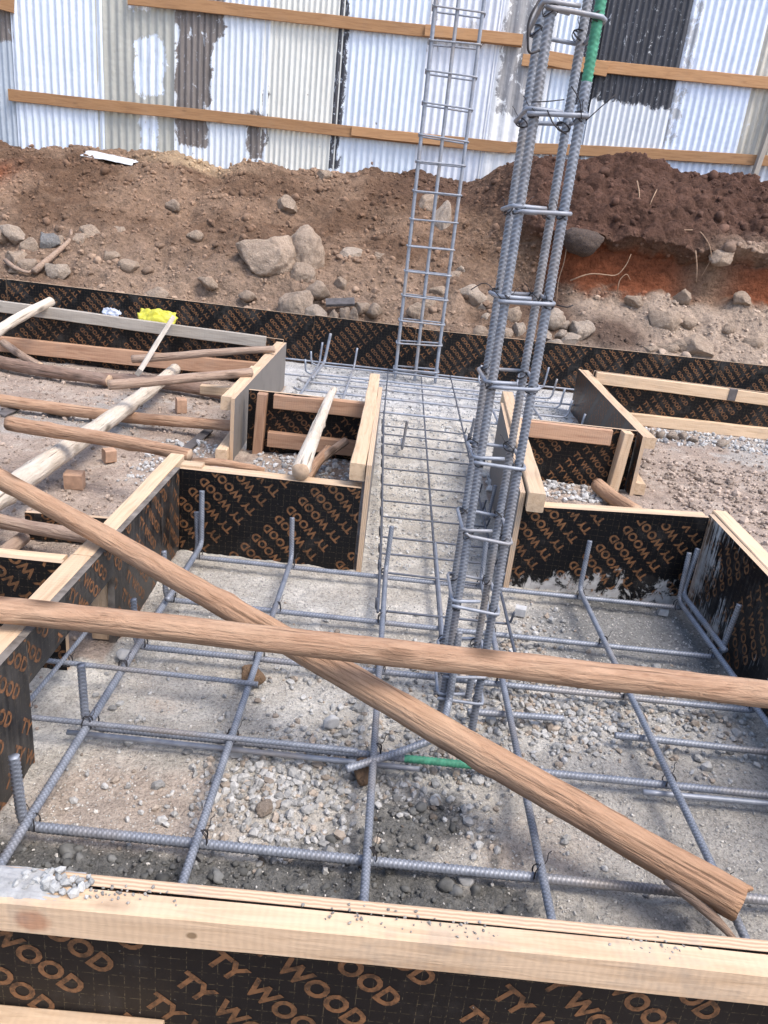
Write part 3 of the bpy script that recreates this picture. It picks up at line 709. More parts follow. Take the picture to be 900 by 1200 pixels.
def sheet(parent, x0, x1, z0a, z0b, z1a, z1b, film='used', ang=-45, text=True, seed=0, lk={}, y=0.0, name='plywood_sheet', edge=M_EDGE):
    """film faced ply standing in the parent's x-z plane; printed face at local -y"""
    v = [(x0, y, z0a), (x1, y, z0b), (x1, y + T, z0b), (x0, y + T, z0a), (x0, y, z1a), (x1, y, z1b), (x1, y + T, z1b), (x0, y + T, z1a)]
    f = [[0, 1, 5, 4], [2, 3, 7, 6], [4, 5, 6, 7], [1, 2, 6, 5], [3, 0, 4, 7], [3, 2, 1, 0]]; mi = [0, 0, 1, 1, 1, 1]
    if text:
        V, F = lettering(x0, x1, max(z0a, z0b), min(z1a, z1b), R_(ang), seed=seed, **lk)
        b = len(v); v += [(a, y - 0.0006, c) for a, c in V]
        for q in F:
            q = [k + b for k in q]
            p0, p1, p2 = (Vector(v[k]) for k in q[:3])
            f.append(q); mi.append(2)
    return mesh_obj(name, v, f, [FILM[film][0], edge, FILM[film][1]], parent, mi)
def panel(p0, p1, label, group='plywood formwork boards around the footing'):
    p0, p1 = Vector(p0), Vector(p1); d = p1 - p0
    o = thing('formwork_panel', (p0.x, p0.y, 0), label, 'formwork panel', group, math.atan2(d.y, d.x))
    return o, math.hypot(d.x, d.y)

# front board (nearest), printed face towards the camera
o, L = panel((-2.2, 0.738), (2.2, 0.744), 'nearest formwork board with clean orange lettering below its long pale top batten')
sheet(o, 0, L, -0.25, -0.25, 0.300, 0.302, 'clean', -42, seed=4, lk=dict(cap=0.0355, pitch=0.064, gap=0.07))
batten(o, (0, -0.0195, 0.2715), (L, -0.0195, 0.2735), 0.034, 0.054, M_TIMBER_FRONT)
batten(o, (0, -0.024, 0.037), (1.98, -0.024, 0.029), 0.046, 0.06)
# left board of the near pad: three sheets, gap where the side strip passes through
o, L = panel((-0.665, 0.76), (-0.665, 2.425), 'dusty left board of the near pad with a gap for the side strip')
sheet(o, 0, 0.545, -0.06, -0.06, 0.30, 0.30, 'dusty', -45, seed=5, edge=M_EDGE_DIRTY)
sheet(o, 0.547, 1.03, 0.19, 0.205, 0.30, 0.30, 'dusty', -45, seed=6, edge=M_EDGE_DIRTY)
sheet(o, 1.032, L, -0.03, -0.03, 0.30, 0.30, 'dusty', -45, seed=7, edge=M_EDGE_DIRTY)
batten(o, (0, T + 0.0265, 0.274), (0.93, T + 0.0265, 0.276), 0.05, 0.05)
batten(o, (0.935, T + 0.0265, 0.277), (L + 0.13, T + 0.0285, 0.278), 0.05, 0.05)
batten(o, (1.06, T + 0.027, 0.0), (1.06, T + 0.027, 0.25), 0.05, 0.045)
# back boards of the near pad
o, L = panel((-0.6635, 2.41), (-0.05, 2.41), 'clean black back board of the near pad, left of the narrow strip')
sheet(o, 0, L, -0.03, -0.03, 0.302, 0.300, 'clean', 135, seed=8)
batten(o, (0.05, T + 0.0235, 0.279), (L, T + 0.0235, 0.277), 0.045, 0.04)
b = mesh_obj('timber_offcut', *bar_mesh(0.07, 0.045, 0.016, 91), M_TIMBER, o); b.location = (0.0, T + 0.02, 0.307)
o, L = panel((0.495, 2.405), (1.115, 2.38), 'black back board of the near pad splashed with pale slurry along its foot')
sheet(o, 0, L, -0.03, -0.03, 0.300, 0.338, 'splashed', 135, seed=9)
batten(o, (0.0, T + 0.0235, 0.277), (L, T + 0.0235, 0.315), 0.045, 0.04)
# right board of the near pad
o, L = panel((1.128, 2.42), (1.085, 0.76), 'right board of the near pad streaked with white slurry')
sheet(o, 0, L, -0.03, -0.03, 0.338, 0.325, 'streaked', -45, seed=10)
batten(o, (-0.03, T + 0.0265, 0.320), (L, T + 0.0265, 0.300), 0.05, 0.05)
# boards of the narrow strip
o, L = panel((-0.022, 2.405), (-0.022, 3.68), 'left board of the narrow strip with a pale batten sticking out past its far end')
sheet(o, 0, L, -0.03, -0.03, 0.385, 0.385, 'grey', -45, text=False, seed=11)
batten(o, (0.01, T + 0.028, 0.356), (1.56, T + 0.028, 0.362), 0.052, 0.060)
o, L = panel((0.565, 3.69), (0.477, 2.385), 'right board of the narrow strip seen behind the thick rebar column')
sheet(o, 0, L, -0.03, -0.03, 0.37, 0.355, 'grey', -45, text=False, seed=12)
batten(o, (-0.24, T + 0.028, 0.352), (L + 0.035, T + 0.032, 0.336), 0.056, 0.066)
# front boards of the far pad (outer face towards the camera)
o, L = panel((-0.675, 3.68), (-0.06, 3.68), 'short black board framed by red brown battens behind the leaning pale pole')
sheet(o, 0, L, -0.02, -0.02, 0.302, 0.302, 'clean', -45, seed=13)
batten(o, (0.13, -0.0195, 0.264), (L, -0.0195, 0.262), 0.036, 0.072, M_TIMBER_RED, wob=0.004)
batten(o, (0.11, -0.0235, 0.07), (L, -0.0235, 0.065), 0.044, 0.075, M_TIMBER_RED)
batten(o, (0.065, -0.0245, -0.01), (0.075, -0.0245, 0.297), 0.075, 0.046, M_TIMBER_RED, roll=R_(0))
o, L = panel((0.575, 3.69), (1.26, 3.69), 'short black board framed by battens just right of the thick rebar column')
sheet(o, 0, L, -0.02, -0.02, 0.302, 0.302, 'clean', -45, seed=14)
batten(o, (0.03, -0.0195, 0.262), (0.555, -0.0195, 0.262), 0.036, 0.078, M_TIMBER_RED)
batten(o, (0.61, -0.0255, 0.0), (0.625, -0.0255, 0.30), 0.085, 0.048, M_TIMBER)
# side boards of the far pad
o, L = panel((-0.70, 3.47), (-0.712, 5.21), 'weathered left side board of the far pad that two brown poles rest on')
sheet(o, 0, L, -0.02, -0.02, 0.30, 0.30, 'grey', -45, text=False, seed=15)
batten(o, (0.03, T + 0.028, 0.268), (0.80, T + 0.028, 0.27), 0.055, 0.065)
batten(o, (0.81, T + 0.024, 0.27), (L - 0.02, T + 0.024, 0.272), 0.047, 0.06)
batten(o, (-0.05, T + 0.03, 0.03), (0.6, T + 0.03, 0.035), 0.055, 0.06)
batten(o, (0.5, T + 0.06, 0.215), (0.5, T + 0.26, 0.21), 0.05, 0.045, name='brace')
o, L = panel((1.345, 5.46), (1.262, 3.60), 'weathered right side board of the far pad, its pale top running towards the longest board')
sheet(o, 0, L, -0.02, -0.02, 0.30, 0.30, 'dusty', -45, seed=16)
batten(o, (0.02, T + 0.026, 0.272), (L - 0.005, T + 0.026, 0.268), 0.05, 0.055)
batten(o, (L - 0.3, T + 0.03, 0.035), (L - 0.015, T + 0.03, 0.03), 0.055, 0.06)
# boards in front of the far strip
o, L = panel((-4.2, 5.21), (-0.735, 5.21), 'long board before the far strip with a grey top batten and a reddish foot batten')
sheet(o, 0, L, -0.02, -0.02, 0.375, 0.318, 'used', 135, seed=17)
batten(o, (0.2, -0.0195, 0.368), (L - 0.115, -0.0195, 0.293), 0.036, 0.075, M_TIMBER_GREY)
batten(o, (0.2, -0.0235, 0.075), (L, -0.0235, 0.10), 0.044, 0.10, M_TIMBER_RED)
o, L = panel((1.40, 5.22), (4.2, 5.24), 'long board before the far strip with a dark stain on its tan top batten')
sheet(o, 0, L, 0.0, 0.0, 0.335, 0.285, 'used', -45, seed=18)
bt = batten(o, (0.01, -0.0195, 0.293), (L, -0.0195, 0.240), 0.036, 0.078, M_TIMBER)
batten(o, (0.0, -0.0235, 0.037), (L, -0.0235, 0.04), 0.044, 0.078, M_TIMBER)
# dark oil stain wrapping the top batten
st = mesh_obj('stain', *bar_mesh(0.055, 0.0366, 0.079, 31, 0.01, 0.003), M_DARKPLANK, bt); st.location = (0.92, 0, 0)
# far wall of the far strip
o, L = panel((-5.0, 6.14), (5.0, 6.14), 'longest black board closing the site at the foot of the earth bank')
for k, (a, b, za, zb, fl) in enumerate([(0, 1.93, 0.405, 0.402, 'used'), (1.933, 4.37, 0.404, 0.380, 'used'), (4.373, 5.18, 0.386, 0.378, 'clean'), (5.183, 7.62, 0.370, 0.380, 'used'), (7.623, 10, 0.378, 0.385, 'used')]):
    sheet(o, a, b, 0.015, 0.015, za, zb, fl, 135, seed=20 + k)
# side strip going left
o, L = panel((-2.4, 1.64), (-0.735, 1.64), 'board of the side strip with large orange letters left of the dusty left board')
sheet(o, 0, L, -0.03, -0.03, 0.30, 0.30, 'clean', 135, seed=31)
batten(o, (0, T + 0.022, 0.277), (L - 0.01, T + 0.022, 0.277), 0.04, 0.04)
# cut ply strip on edge
p0, p1 = on_z(31, 632, 0), on_z(128, 640, 0)
o, L = panel(p0, p0 + (p1 - p0).normalized() * 0.46, 'short black plywood offcut standing on edge behind the diagonal pole', 'plywood offcuts on the ground')
sheet(o, 0, L, 0.0, 0.0, 0.10, 0.105, 'used', 135, seed=32)
for (u0, v0, u1, v1, w, lab) in [(203, 540, 245, 503, 0.045, 'thin dark plywood sliver lying near the corner of the left board'), (0, 486, 18, 478, 0.05, 'thin grey timber sliver on the ground at the far left')]:
    a, b = on_z(u0, v0, 0.014), on_z(u1, v1, 0.014); SEED[0] += 1
    q = mesh_obj('timber_offcut', *bar_mesh((b - a).length, w, 0.012, SEED[0]), M_DARKPLANK); q.location = a; q.rotation_euler = (0.15, 0, math.atan2(b.y - a.y, b.x - a.x)); tag(q, lab, 'offcut')

# ------------------------------------------------------------------ poles
def pole(a, b, ra, rb, label, mat=M_POLE, bend=0.01, seed=0, group='rough wooden poles laid across the site', flare=0.0, knots=1.0, name='wooden_pole', cat='pole', cut=M_CUT):
    a, b = Vector(a), Vector(b); d = b - a; L = d.length; n = max(12, int(L / 0.02)); m = 22
    xs = np.linspace(0, L, n); th = np.linspace(0, 2 * math.pi, m, endpoint=False); tt = xs / L
    oy = bend * np.sin(tt * math.pi) + 0.35 * bend * np.sin(tt * 5.3 + seed); oz = 0.5 * bend * np.sin(tt * 4.1 + seed * 2)
    oy -= np.interp(tt, [0, 1], [oy[0], oy[-1]]); oz -= np.interp(tt, [0, 1], [oz[0], oz[-1]])
    r = ra + (rb - ra) * tt + flare * np.clip((tt - 0.88) / 0.12, 0, 1) ** 2
    X, TH = np.meshgrid(xs, th, indexing='ij'); Rr = np.repeat(r[:, None], m, 1)
    p = np.stack([X * 7 + seed * 5, np.cos(TH) * 1.2, np.sin(TH) * 1.2], -1)
    p2 = np.stack([X * 30 + seed * 5, np.cos(TH) * 3.2, np.sin(TH) * 3.2], -1)
    Rr = Rr * (1 + 0.09 * knots * fbm(p, 3, seed) + 0.045 * knots * fbm(p2, 2, seed + 3))
    kr = np.random.default_rng(seed + 70)
    for _ in range(int(L * 3.5)):
        kx, kt = kr.uniform(0, L), kr.uniform(0, 6.28); dth = np.abs((TH - kt + math.pi) % (2 * math.pi) - math.pi)
        Rr = Rr + 0.2 * ra * knots * np.exp(-((X - kx) / (0.9 * ra)) ** 2 - (dth / 0.45) ** 2)
    V = np.stack([X, Rr * np.cos(TH) + oy[:, None], Rr * np.sin(TH) + oz[:, None]], -1)
    j = np.random.default_rng(seed).uniform(-0.05, 0.05, (2, m)) * ra
    V[0, :, 0] += j[0]; V[-1, :, 0] += j[1]
    V = V.reshape(-1, 3); F = []
    i = np.arange(n * m).reshape(n, m)
    q = np.stack([i[:-1], np.roll(i, -1, 1)[:-1], np.roll(i, -1, 1)[1:], i[1:]], -1).reshape(-1, 4)
    F = q.tolist(); mi = [0] * len(F)
    c0, c1 = len(V), len(V) + 1
    V = np.vstack([V, [[V[:m, 0].mean() - 0.1 * ra, oy[0], oz[0]], [V[-m - 0:, 0].mean() + 0.12 * rb, oy[-1], oz[-1]]]])
    for k in range(m):
        F.append([k, c0, (k + 1) % m]); mi.append(1)
        F.append([(n - 1) * m + k, (n - 1) * m + (k + 1) % m, c1]); mi.append(1)
    o = mesh_obj(name, V, F, [mat, cut], midx=mi, smooth=True)
    o.location = a; o.rotation_euler = Euler((seed * 1.3, -math.atan2(d.z, math.hypot(d.x, d.y)), math.atan2(d.y, d.x)), 'XYZ')
    if label: tag(o, label, cat, group)
    return o
# the two long poles in front
P1a = on_z(110, 628, 0.332); P1b = on_z(866, 1058, 0.112)
dirn = (P1b - P1a)
p_1 = pole(P1a - dirn * 0.62, P1b, 0.0245, 0.0325, 'thick diagonal pole running from upper left down to its frayed end by the nearest board', M_POLE, 0.012, 1, flare=0.002)
P2z = 0.330
pole((-1.5, 1.345, P2z + 0.006), (1.9, 1.322, P2z), 0.0265, 0.0285, 'thick horizontal pole lying across the whole near pad on top of the diagonal pole', M_POLE_RED, 0.008, 2)
# frayed fibres at the foot of the diagonal pole
def shard(parent_loc, pts, r0, r1, mat):
    return pts
# poles on the left
def px_pole(u0, v0, z0, u1, v1, z1, r0, r1, label, mat=M_POLE, bend=0.01, seed=0, ext0=0.0, ext1=0.0, **k):
    a, b = on_z(u0, v0, z0), on_z(u1, v1, z1); d = b - a
    return pole(a - d * ext0, b + d * ext1, r0, r1, label, mat, bend, seed, **k)
px_pole(0, 577, 0.15, 205, 433, 0.115, 0.044, 0.037, 'thick pale peeled pole lying under the thin brown ones on the left', M_POLE_WHITE, 0.02, 3, ext0=0.35)
px_pole(5, 468, 0.06, 277, 499, 0.08, 0.036, 0.027, 'smooth brown pole passing under the thick pale pole on the left', M_POLE_RED, 0.015, 4, ext0=0.35)
px_pole(10, 496, 0.235, 206, 531, 0.235, 0.030, 0.025, 'brown pole with a cut end lying over the thick pale pole', M_POLE_RED, 0.012, 5, ext1=0.08)
px_pole(225, 541, 0.10, 310, 552, 0.09, 0.018, 0.014, 'thin brown pole lying just behind the back board of the near pad', M_POLE_RED, 0.01, 6)
px_pole(155, 421, 0.19, 322, 409, 0.335, 0.025, 0.021, 'brown pole resting on the far end of the weathered left side board', M_POLE_GREY, 0.01, 7)
px_pole(127, 451, 0.26, 295, 436, 0.325, 0.025, 0.024, 'brown pole resting on the near end of the weathered left side board', M_POLE_GREY, 0.012, 8)
px_pole(5, 424, 0.055, 128, 446, 0.05, 0.042, 0.036, 'dark crooked bark covered log on the ground, its end at the far left', M_POLE_DARK, -0.04, 9, ext0=0.3)
px_pole(118, 443, 0.04, 268, 462, 0.05, 0.034, 0.042, 'dark log lying behind the thick pale pole and running to the weathered side board', M_POLE_DARK, 0.03, 10)
px_pole(0, 391, 0.235, 60, 353, 0.40, 0.034, 0.031, 'short pale peeled pole leaning over the grey batten at the far left', M_POLE_WHITE, 0.012, 11, ext0=0.6)
px_pole(4, 401, 0.10, 47, 429, 0.035, 0.026, 0.024, 'short grey brown stick with a pale cut end near the far left batten', M_POLE_GREY, 0.006, 12)
px_pole(0, 606, 0.10, 92, 626, 0.11, 0.023, 0.022, 'grey brown pole poking out from under the diagonal pole at the left', M_POLE_GREY, 0.012, 13, ext0=0.5, ext1=0.25)
px_pole(0, 650, 0.03, 28, 630, 0.03, 0.026, 0.022, 'stubby grey pole end on the ground beside the black offcut', M_POLE_GREY, 0.004, 14, ext0=0.5)
a, b = on_z(163, 437, 0.20), on_y(201, 374, 5.13)
q = mesh_obj('leaning_plank', *bar_mesh((b - a).length * 1.02, 0.028, 0.045, 77), M_TIMBER_GREY); d = b - a
q.location = a; q.rotation_euler = Euler((0.6, -math.atan2(d.z, math.hypot(d.x, d.y)), math.atan2(d.y, d.x)), 'XYZ'); tag(q, 'thin grey plank leaning on the grey top batten below the yellow bag', 'plank')
# poles around the short board left of the strip
pole(on_z(352, 553, 0.335), on_z(391, 457, 0.335), 0.030, 0.017, 'pale pole bridging the near and far boards left of the narrow strip', M_POLE_WHITE, 0.02, 15)
pole(on_z(405, 517, 0.12), on_z(355, 560, 0.03), 0.02, 0.022, 'brown forked stick lying under the pale bridging pole', M_POLE_GREY, 0.012, 16)
pole(on_z(385, 527, 0.09), on_z(360, 563, 0.05), 0.024, 0.024, 'short brown stick beside the forked one under the bridging pole', M_POLE_RED, 0.006, 17)
pole(on_z(700, 568, 0.05), on_z(745, 600, 0.045), 0.034, 0.034, 'short thick brown pole on the ground behind the right back board', M_POLE, 0.004, 18)
# wood blocks
def block(u, v, w, dpt, h, label, rz=0.3):
    p = on_z(u, v, 0.0); SEED[0] += 1
    V, F = bar_mesh(w, dpt, h, SEED[0], 0.01, 0.004, 0.006)
    V = [(x - w / 2, y, z + h / 2 - 0.004) for x, y, z in V]
    q = mesh_obj('wood_block', V, F, M_STUMP); q.location = p; q.rotation_euler = (0, 0, rz); return tag(q, label, 'wood block')
block(88, 570, 0.072, 0.06, 0.072, 'square brown wood block on the ground above the diagonal pole', 0.15)
block(212, 483, 0.055, 0.055, 0.085, 'small upright wood peg beside the dark log near the weathered side board', 0.5)
block(128, 541, 0.05, 0.05, 0.06, 'wood block propping the thick pale pole', 0.7)
block(68, 486, 0.14, 0.05, 0.03, 'flat wood wedge lying under the smooth brown pole', -0.3)

# frayed end of the diagonal pole as parts of that pole
def tube(pts, r, m=8, cap=True):
    pts = [Vector(p) for p in pts]; n = len(pts); V = []
    rr = r if hasattr(r, '__len__') else [r] * n
    up = Vector((0, 0, 1)); prev = None
    for k in range(n):
        t = (pts[min(k + 1, n - 1)] - pts[max(k - 1, 0)]).normalized()
        if prev is None:
            a = t.cross(up if abs(t.z) < 0.9 else Vector((1, 0, 0))).normalized()
        else:
            a = (prev - t * prev.dot(t)).normalized()
        prev = a; b = t.cross(a)
        for i in range(m):
            th = 2 * math.pi * i / m; V.append(pts[k] + (a * math.cos(th) + b * math.sin(th)) * rr[k])
    F = []
    for k in range(n - 1):
        for i in range(m):
            j = (i + 1) % m; F.append((k * m + i, k * m + j, (k + 1) * m + j, (k + 1) * m + i))
    if cap: F.append(tuple(range(m - 1, -1, -1))); F.append(tuple((n - 1) * m + i for i in range(m)))
    return [tuple(v) for v in V], F
def world_child(name, V, F, mat, parent, smooth=True):
    bpy.context.view_layer.update()
    mi = parent.matrix_world.inverted()
    return mesh_obj(name, [tuple(mi @ Vector(v)) for v in V], F, mat, parent, smooth=smooth)
ax = dirn.normalized()
for k, (off, ln, spread) in enumerate([((-0.012, -0.018, -0.014), 0.15, (-0.02, -0.012, -0.028)), ((0.014, 0.016, 0.006), 0.045, (0.010, 0.012, 0.006))]):
    s = P1b + Vector(off) - ax * ln * 0.8
    pts = [s + ax * ln * t + Vector(spread) * t ** 1.6 for t in np.linspace(0, 1, 7)]
    V, F = tube(pts, [0.010, 0.012, 0.012, 0.011, 0.009, 0.007, 0.003], 7)
    world_child('bark_shard', V, F, M_POLE_GREY if k != 1 else M_POLE, p_1)

# ------------------------------------------------------------------ reinforcement
def fillet(pts, rad, n=5):
    pts = [Vector(p) for p in pts]; out = [pts[0]]
    for k in range(1, len(pts) - 1):
        a, b, c = pts[k - 1], pts[k], pts[k + 1]; d0 = (a - b).normalized(); d1 = (c - b).normalized()
        r = min(rad, (a - b).length * 0.45, (c - b).length * 0.45); s, e = b + d0 * r, b + d1 * r
        for t in np.linspace(0, 1, n): out.append(s * (1 - t) ** 2 + b * 2 * t * (1 - t) + e * t * t)
    out.append(pts[-1]); return out
def rebar_geo(path, r, ribs=True, m=12, pitch=0.009, rad=0.03, ds=None):
    pts = fillet(path, rad) if len(path) > 2 else [Vector(p) for p in path]
    seg = [0.0]
    for a, b in zip(pts[:-1], pts[1:]): seg.append(seg[-1] + (b - a).length)
    L = seg[-1]; ds = ds or (pitch / 5 if ribs else 0.03); n = max(3, int(L / ds))
    if not ribs and len(pts) > 2: n = max(n, 40)
    s = np.linspace(0, L, n + 1); A = np.array([tuple(p) for p in pts]); P = np.stack([np.interp(s, seg, A[:, i]) for i in range(3)], -1)
    Tn = np.gradient(P, axis=0); Tn /= np.linalg.norm(Tn, axis=1)[:, None]
    a = np.cross(Tn[0], (0, 0, 1) if abs(Tn[0][2]) < 0.9 else (1, 0, 0)); a /= np.linalg.norm(a)
    N = np.zeros_like(P)
    for k in range(len(P)):
        a = a - Tn[k] * (a @ Tn[k]); a /= np.linalg.norm(a); N[k] = a
    B = np.cross(Tn, N); th = np.linspace(0, 2 * math.pi, m, endpoint=False)
    S, TH = np.meshgrid(s, th, indexing='ij'); rr = np.full_like(S, r)
    if ribs:
        ph = (S / pitch + 0.75 * np.cos(TH) + np.where(np.sin(TH) > 0, 0.5, 0)) % 1
        rr = r * (0.93 + 0.17 * np.clip(1.5 - np.abs(ph - 0.5) / 0.17, 0, 1) * np.clip(np.abs(np.sin(TH)) * 1.8, 0, 1) + 0.08 * (np.abs(np.sin(TH)) < 0.2))
    V = P[:, None, :] + rr[..., None] * (np.cos(TH)[..., None] * N[:, None, :] + np.sin(TH)[..., None] * B[:, None, :])
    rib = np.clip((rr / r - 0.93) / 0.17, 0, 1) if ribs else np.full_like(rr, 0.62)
    i = np.arange((n + 1) * m).reshape(n + 1, m); j = np.roll(i, -1, 1)
    F = np.stack([i[:-1], j[:-1], j[1:], i[1:]], -1).reshape(-1, 4).tolist()
    F.append(list(range(m - 1, -1, -1))); F.append([n * m + q for q in range(m)])
    return V.reshape(-1, 3), F, rib.ravel()
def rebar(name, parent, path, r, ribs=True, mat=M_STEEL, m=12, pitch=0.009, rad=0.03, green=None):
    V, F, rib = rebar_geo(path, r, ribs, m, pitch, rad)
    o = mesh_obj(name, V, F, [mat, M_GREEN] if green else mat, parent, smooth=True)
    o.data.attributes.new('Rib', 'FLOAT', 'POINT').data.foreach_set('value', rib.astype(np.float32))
    if green:
        mi = [1 if green(V[f].mean(0)) else 0 for f in F]; o.data.polygons.foreach_set('material_index', np.array(mi, np.int32))
    return o
def wire_proto():
    V, F = [], []
    def add(pts, r):
        v, f = tube(pts, r, 5); b = len(V); V.extend(v); F.extend([tuple(q + b for q in x) for x in f])
    for k, ph in enumerate((0.7, -0.75)):
        c = math.cos(ph); s = math.sin(ph)
        add([(c * 0.019 * math.cos(t), s * 0.019 * math.cos(t), 0.023 * math.sin(t)) for t in np.linspace(0, 6.3, 16)], 0.0013)
        add([(c * 0.0185 * math.cos(t) + .002, s * 0.0185 * math.cos(t) + .002, 0.0245 * math.sin(t)) for t in np.linspace(0, 6.3, 16)], 0.0012)
    add([(0.014, 0.012, 0.016), (0.02, 0.018, 0.024), (0.022, 0.026, 0.036), (0.03, 0.03, 0.041)], 0.0011)
    me = bpy.data.meshes.new('tie_wire'); me.from_pydata(V, [], F); me.materials.append(M_WIRE); return me
TIE = wire_proto()
def tie(parent, loc, s=1.0, rz=0.0, tilt=0.0):
    o = bpy.data.objects.new('tie_wire', TIE); COL.objects.link(o); o.parent = parent; o.location = loc; o.scale = (s, s, s); o.rotation_euler = (tilt, 0, rz); return o

# near pad mat
mat_ = thing('rebar_mat', (0.2, 1.5, 0.0), 'large mat of ribbed bars with upturned ends filling the near pad', 'rebar mat', 'tied reinforcement lying in the footing')
def rel(p): return (p[0] - 0.2, p[1] - 1.5, p[2])
LX = [(-0.570, 0.19, 0.0088), (-0.258, 0.205, 0.0080), (0.057, 0.212, 0.0080), (0.381, 0.2, 0.0080), (0.718, 0.235, 0.0080), (1.052, 0.23, 0.0080)]
for k, (x, h, r) in enumerate(LX):
    jx = random.uniform(-.004, .004)
    rebar('long_bar', mat_, [rel((x + jx, 0.775 if k != 4 else 1.06, 0.060)), rel((x, 1.6, 0.062)), rel((x - jx, 2.302, 0.060)), rel((x + random.uniform(-.012, .012), 2.318, h))], r, pitch=0.009)
rebar('long_bar', mat_, [rel((0.718, 0.775, 0.058)), rel((0.718, 1.14, 0.060))], 0.0080)
rebar('long_bar', mat_, [rel((-0.555, 1.9, 0.085)), rel((-0.558, 2.295, 0.083)), rel((-0.562, 2.305, 0.27))], 0.0085, pitch=0.009)
rebar('long_bar', mat_, [rel((1.066, 1.95, 0.082)), rel((1.064, 2.31, 0.082)), rel((1.080, 2.325, 0.245))], 0.0085, pitch=0.009)
CY = [(1.085, 0.0095, 0.193, 0.2), (1.385, 0.0088, 0.193, 0.2), (1.722, 0.0080, 0.175, 0.2), (1.985, 0.0080, 0.193, 0.218), (2.292, 0.0080, None, None)]
for k, (y, r, hl, hr) in enumerate(CY):
    zc = 0.038
    pts = [rel((-0.585, y + random.uniform(-.003, .003), zc)), rel((0.2, y, zc - 0.002)), rel((1.072, y + random.uniform(-.008, .004), zc))]
    if hl: pts = [rel((-0.592, y + .003, hl))] + pts
    if hr: pts = pts + [rel((1.084, y - .002, hr))]
    gr = (lambda c: 0.125 - 0.2 < c[0] < 0.30 - 0.2) if k == 1 else None
    rebar('cross_bar', mat_, pts, r, pitch=0.009, green=gr)
rebar('cross_bar', mat_, [rel((0.645, 1.55, 0.036)), rel((1.095, 1.545, 0.036))], 0.0085)
rebar('cross_bar', mat_, [rel((0.285, 1.588, 0.034)), rel((0.528, 1.600, 0.034))], 0.0085)
rebar('cross_bar', mat_, [rel((-0.62, 1.366, 0.030)), rel((0.16, 1.362, 0.030))], 0.006, ribs=False)
rebar('cross_bar', mat_, [rel((0.66, 1.362, 0.03)), rel((1.09, 1.368, 0.03))], 0.006, ribs=False)
for x, h, r in LX:
    for y, *_ in CY: tie(mat_, rel((x + random.uniform(-.004, .004), y, 0.049)), 0.78, random.uniform(-.3, .3) + (0 if random.random() < .5 else 1.57))
# thin bars of the side strip
sm = thing('rebar_mat', (-1.0, 1.5, 0.0), 'thin bars running out through the gap under the dusty left board', 'rebar mat', 'tied reinforcement lying in the footing')
def rel2(p): return (p[0] + 1.0, p[1] - 1.5, p[2])
for (a, b, y0, y1) in ((-1.9, 0.02, 1.352, 1.348), (-1.9, -0.235, 1.585, 1.556), (-1.9, 0.03, 1.80, 1.752)):
    rebar('thin_bar', sm, [rel2((a, y0, 0.072)), rel2((b, y1, 0.073))], 0.0062, pitch=0.009)
for (x0, x1) in ((-0.712, -0.700), (-1.0, -0.99), (-1.3, -1.29)):
    rebar('thin_bar', sm, [rel2((x0, 1.33, 0.084)), rel2((x1, 1.86, 0.084))], 0.0055, pitch=0.009)
for y in (1.352, 1.575, 1.775):
    for x in (-0.706, -0.57): tie(sm, rel2((x, y, 0.07)), 0.7, random.uniform(0, 1.5))

# narrow strip cage
sc_ = thing('rebar_cage', (0.23, 3.8, 0.0), 'shallow ladder of thin bars running down the narrow strip towards the far pad', 'rebar cage', 'tied reinforcement lying in the footing')
def rel3(p): return (p[0] - 0.23, p[1] - 3.8, p[2])
def strip_x(y): return (np.interp(y, [1.7, 2.3, 3.0, 4.2, 6], [0.045, 0.042, 0.03, 0.0, -0.005]), 0.232 + 0.006 * (y - 2.3), 0.44 + 0.012 * (y - 2.3))
for i in range(3):
    rebar('strip_bar', sc_, [rel3((strip_x(y)[i], y, 0.062 if i != 1 else 0.05)) for y in (1.72 if i else 2.0, 2.6, 3.4, 4.4, 5.95)], 0.0048, mat=M_STEEL_DARK, pitch=0.009)
rebar('strip_bar', sc_, [rel3((0.225, 1.75, 0.16)), rel3((0.235, 1.74, 0.05)), rel3((0.24, 2.6, 0.05))], 0.0055, pitch=0.009)
for y in (2.02, 2.30, 2.45, 2.594, 2.792, 2.986, 3.194, 3.416, 3.637, 3.852, 4.05, 4.222):
    xl, xm, xr = strip_x(y); y += random.uniform(-.01, .01); h = 0.105 + random.uniform(-.01, .015)
    rebar('cross_tie', sc_, [rel3((xl - 0.008, y - 0.015, h)), rel3((xl - 0.006, y, 0.054)), rel3((xr + 0.008, y + random.uniform(-.012, .012), 0.054)), rel3((xr + 0.012, y - 0.012, h))], 0.0040, ribs=False, mat=M_STEEL_DARK, m=7, rad=0.012)
for (u, v0, v1) in ((471, 527, 484), (549, 522, 488), (571, 610, 575)):
    p = on_z(u, v0, 0.045); rebar('stub_bar', sc_, [rel3((p.x, p.y + 0.2, 0.045)), rel3((p.x, p.y, 0.045)), rel3((p.x + 0.01, p.y, 0.2))], 0.0075, pitch=0.01)

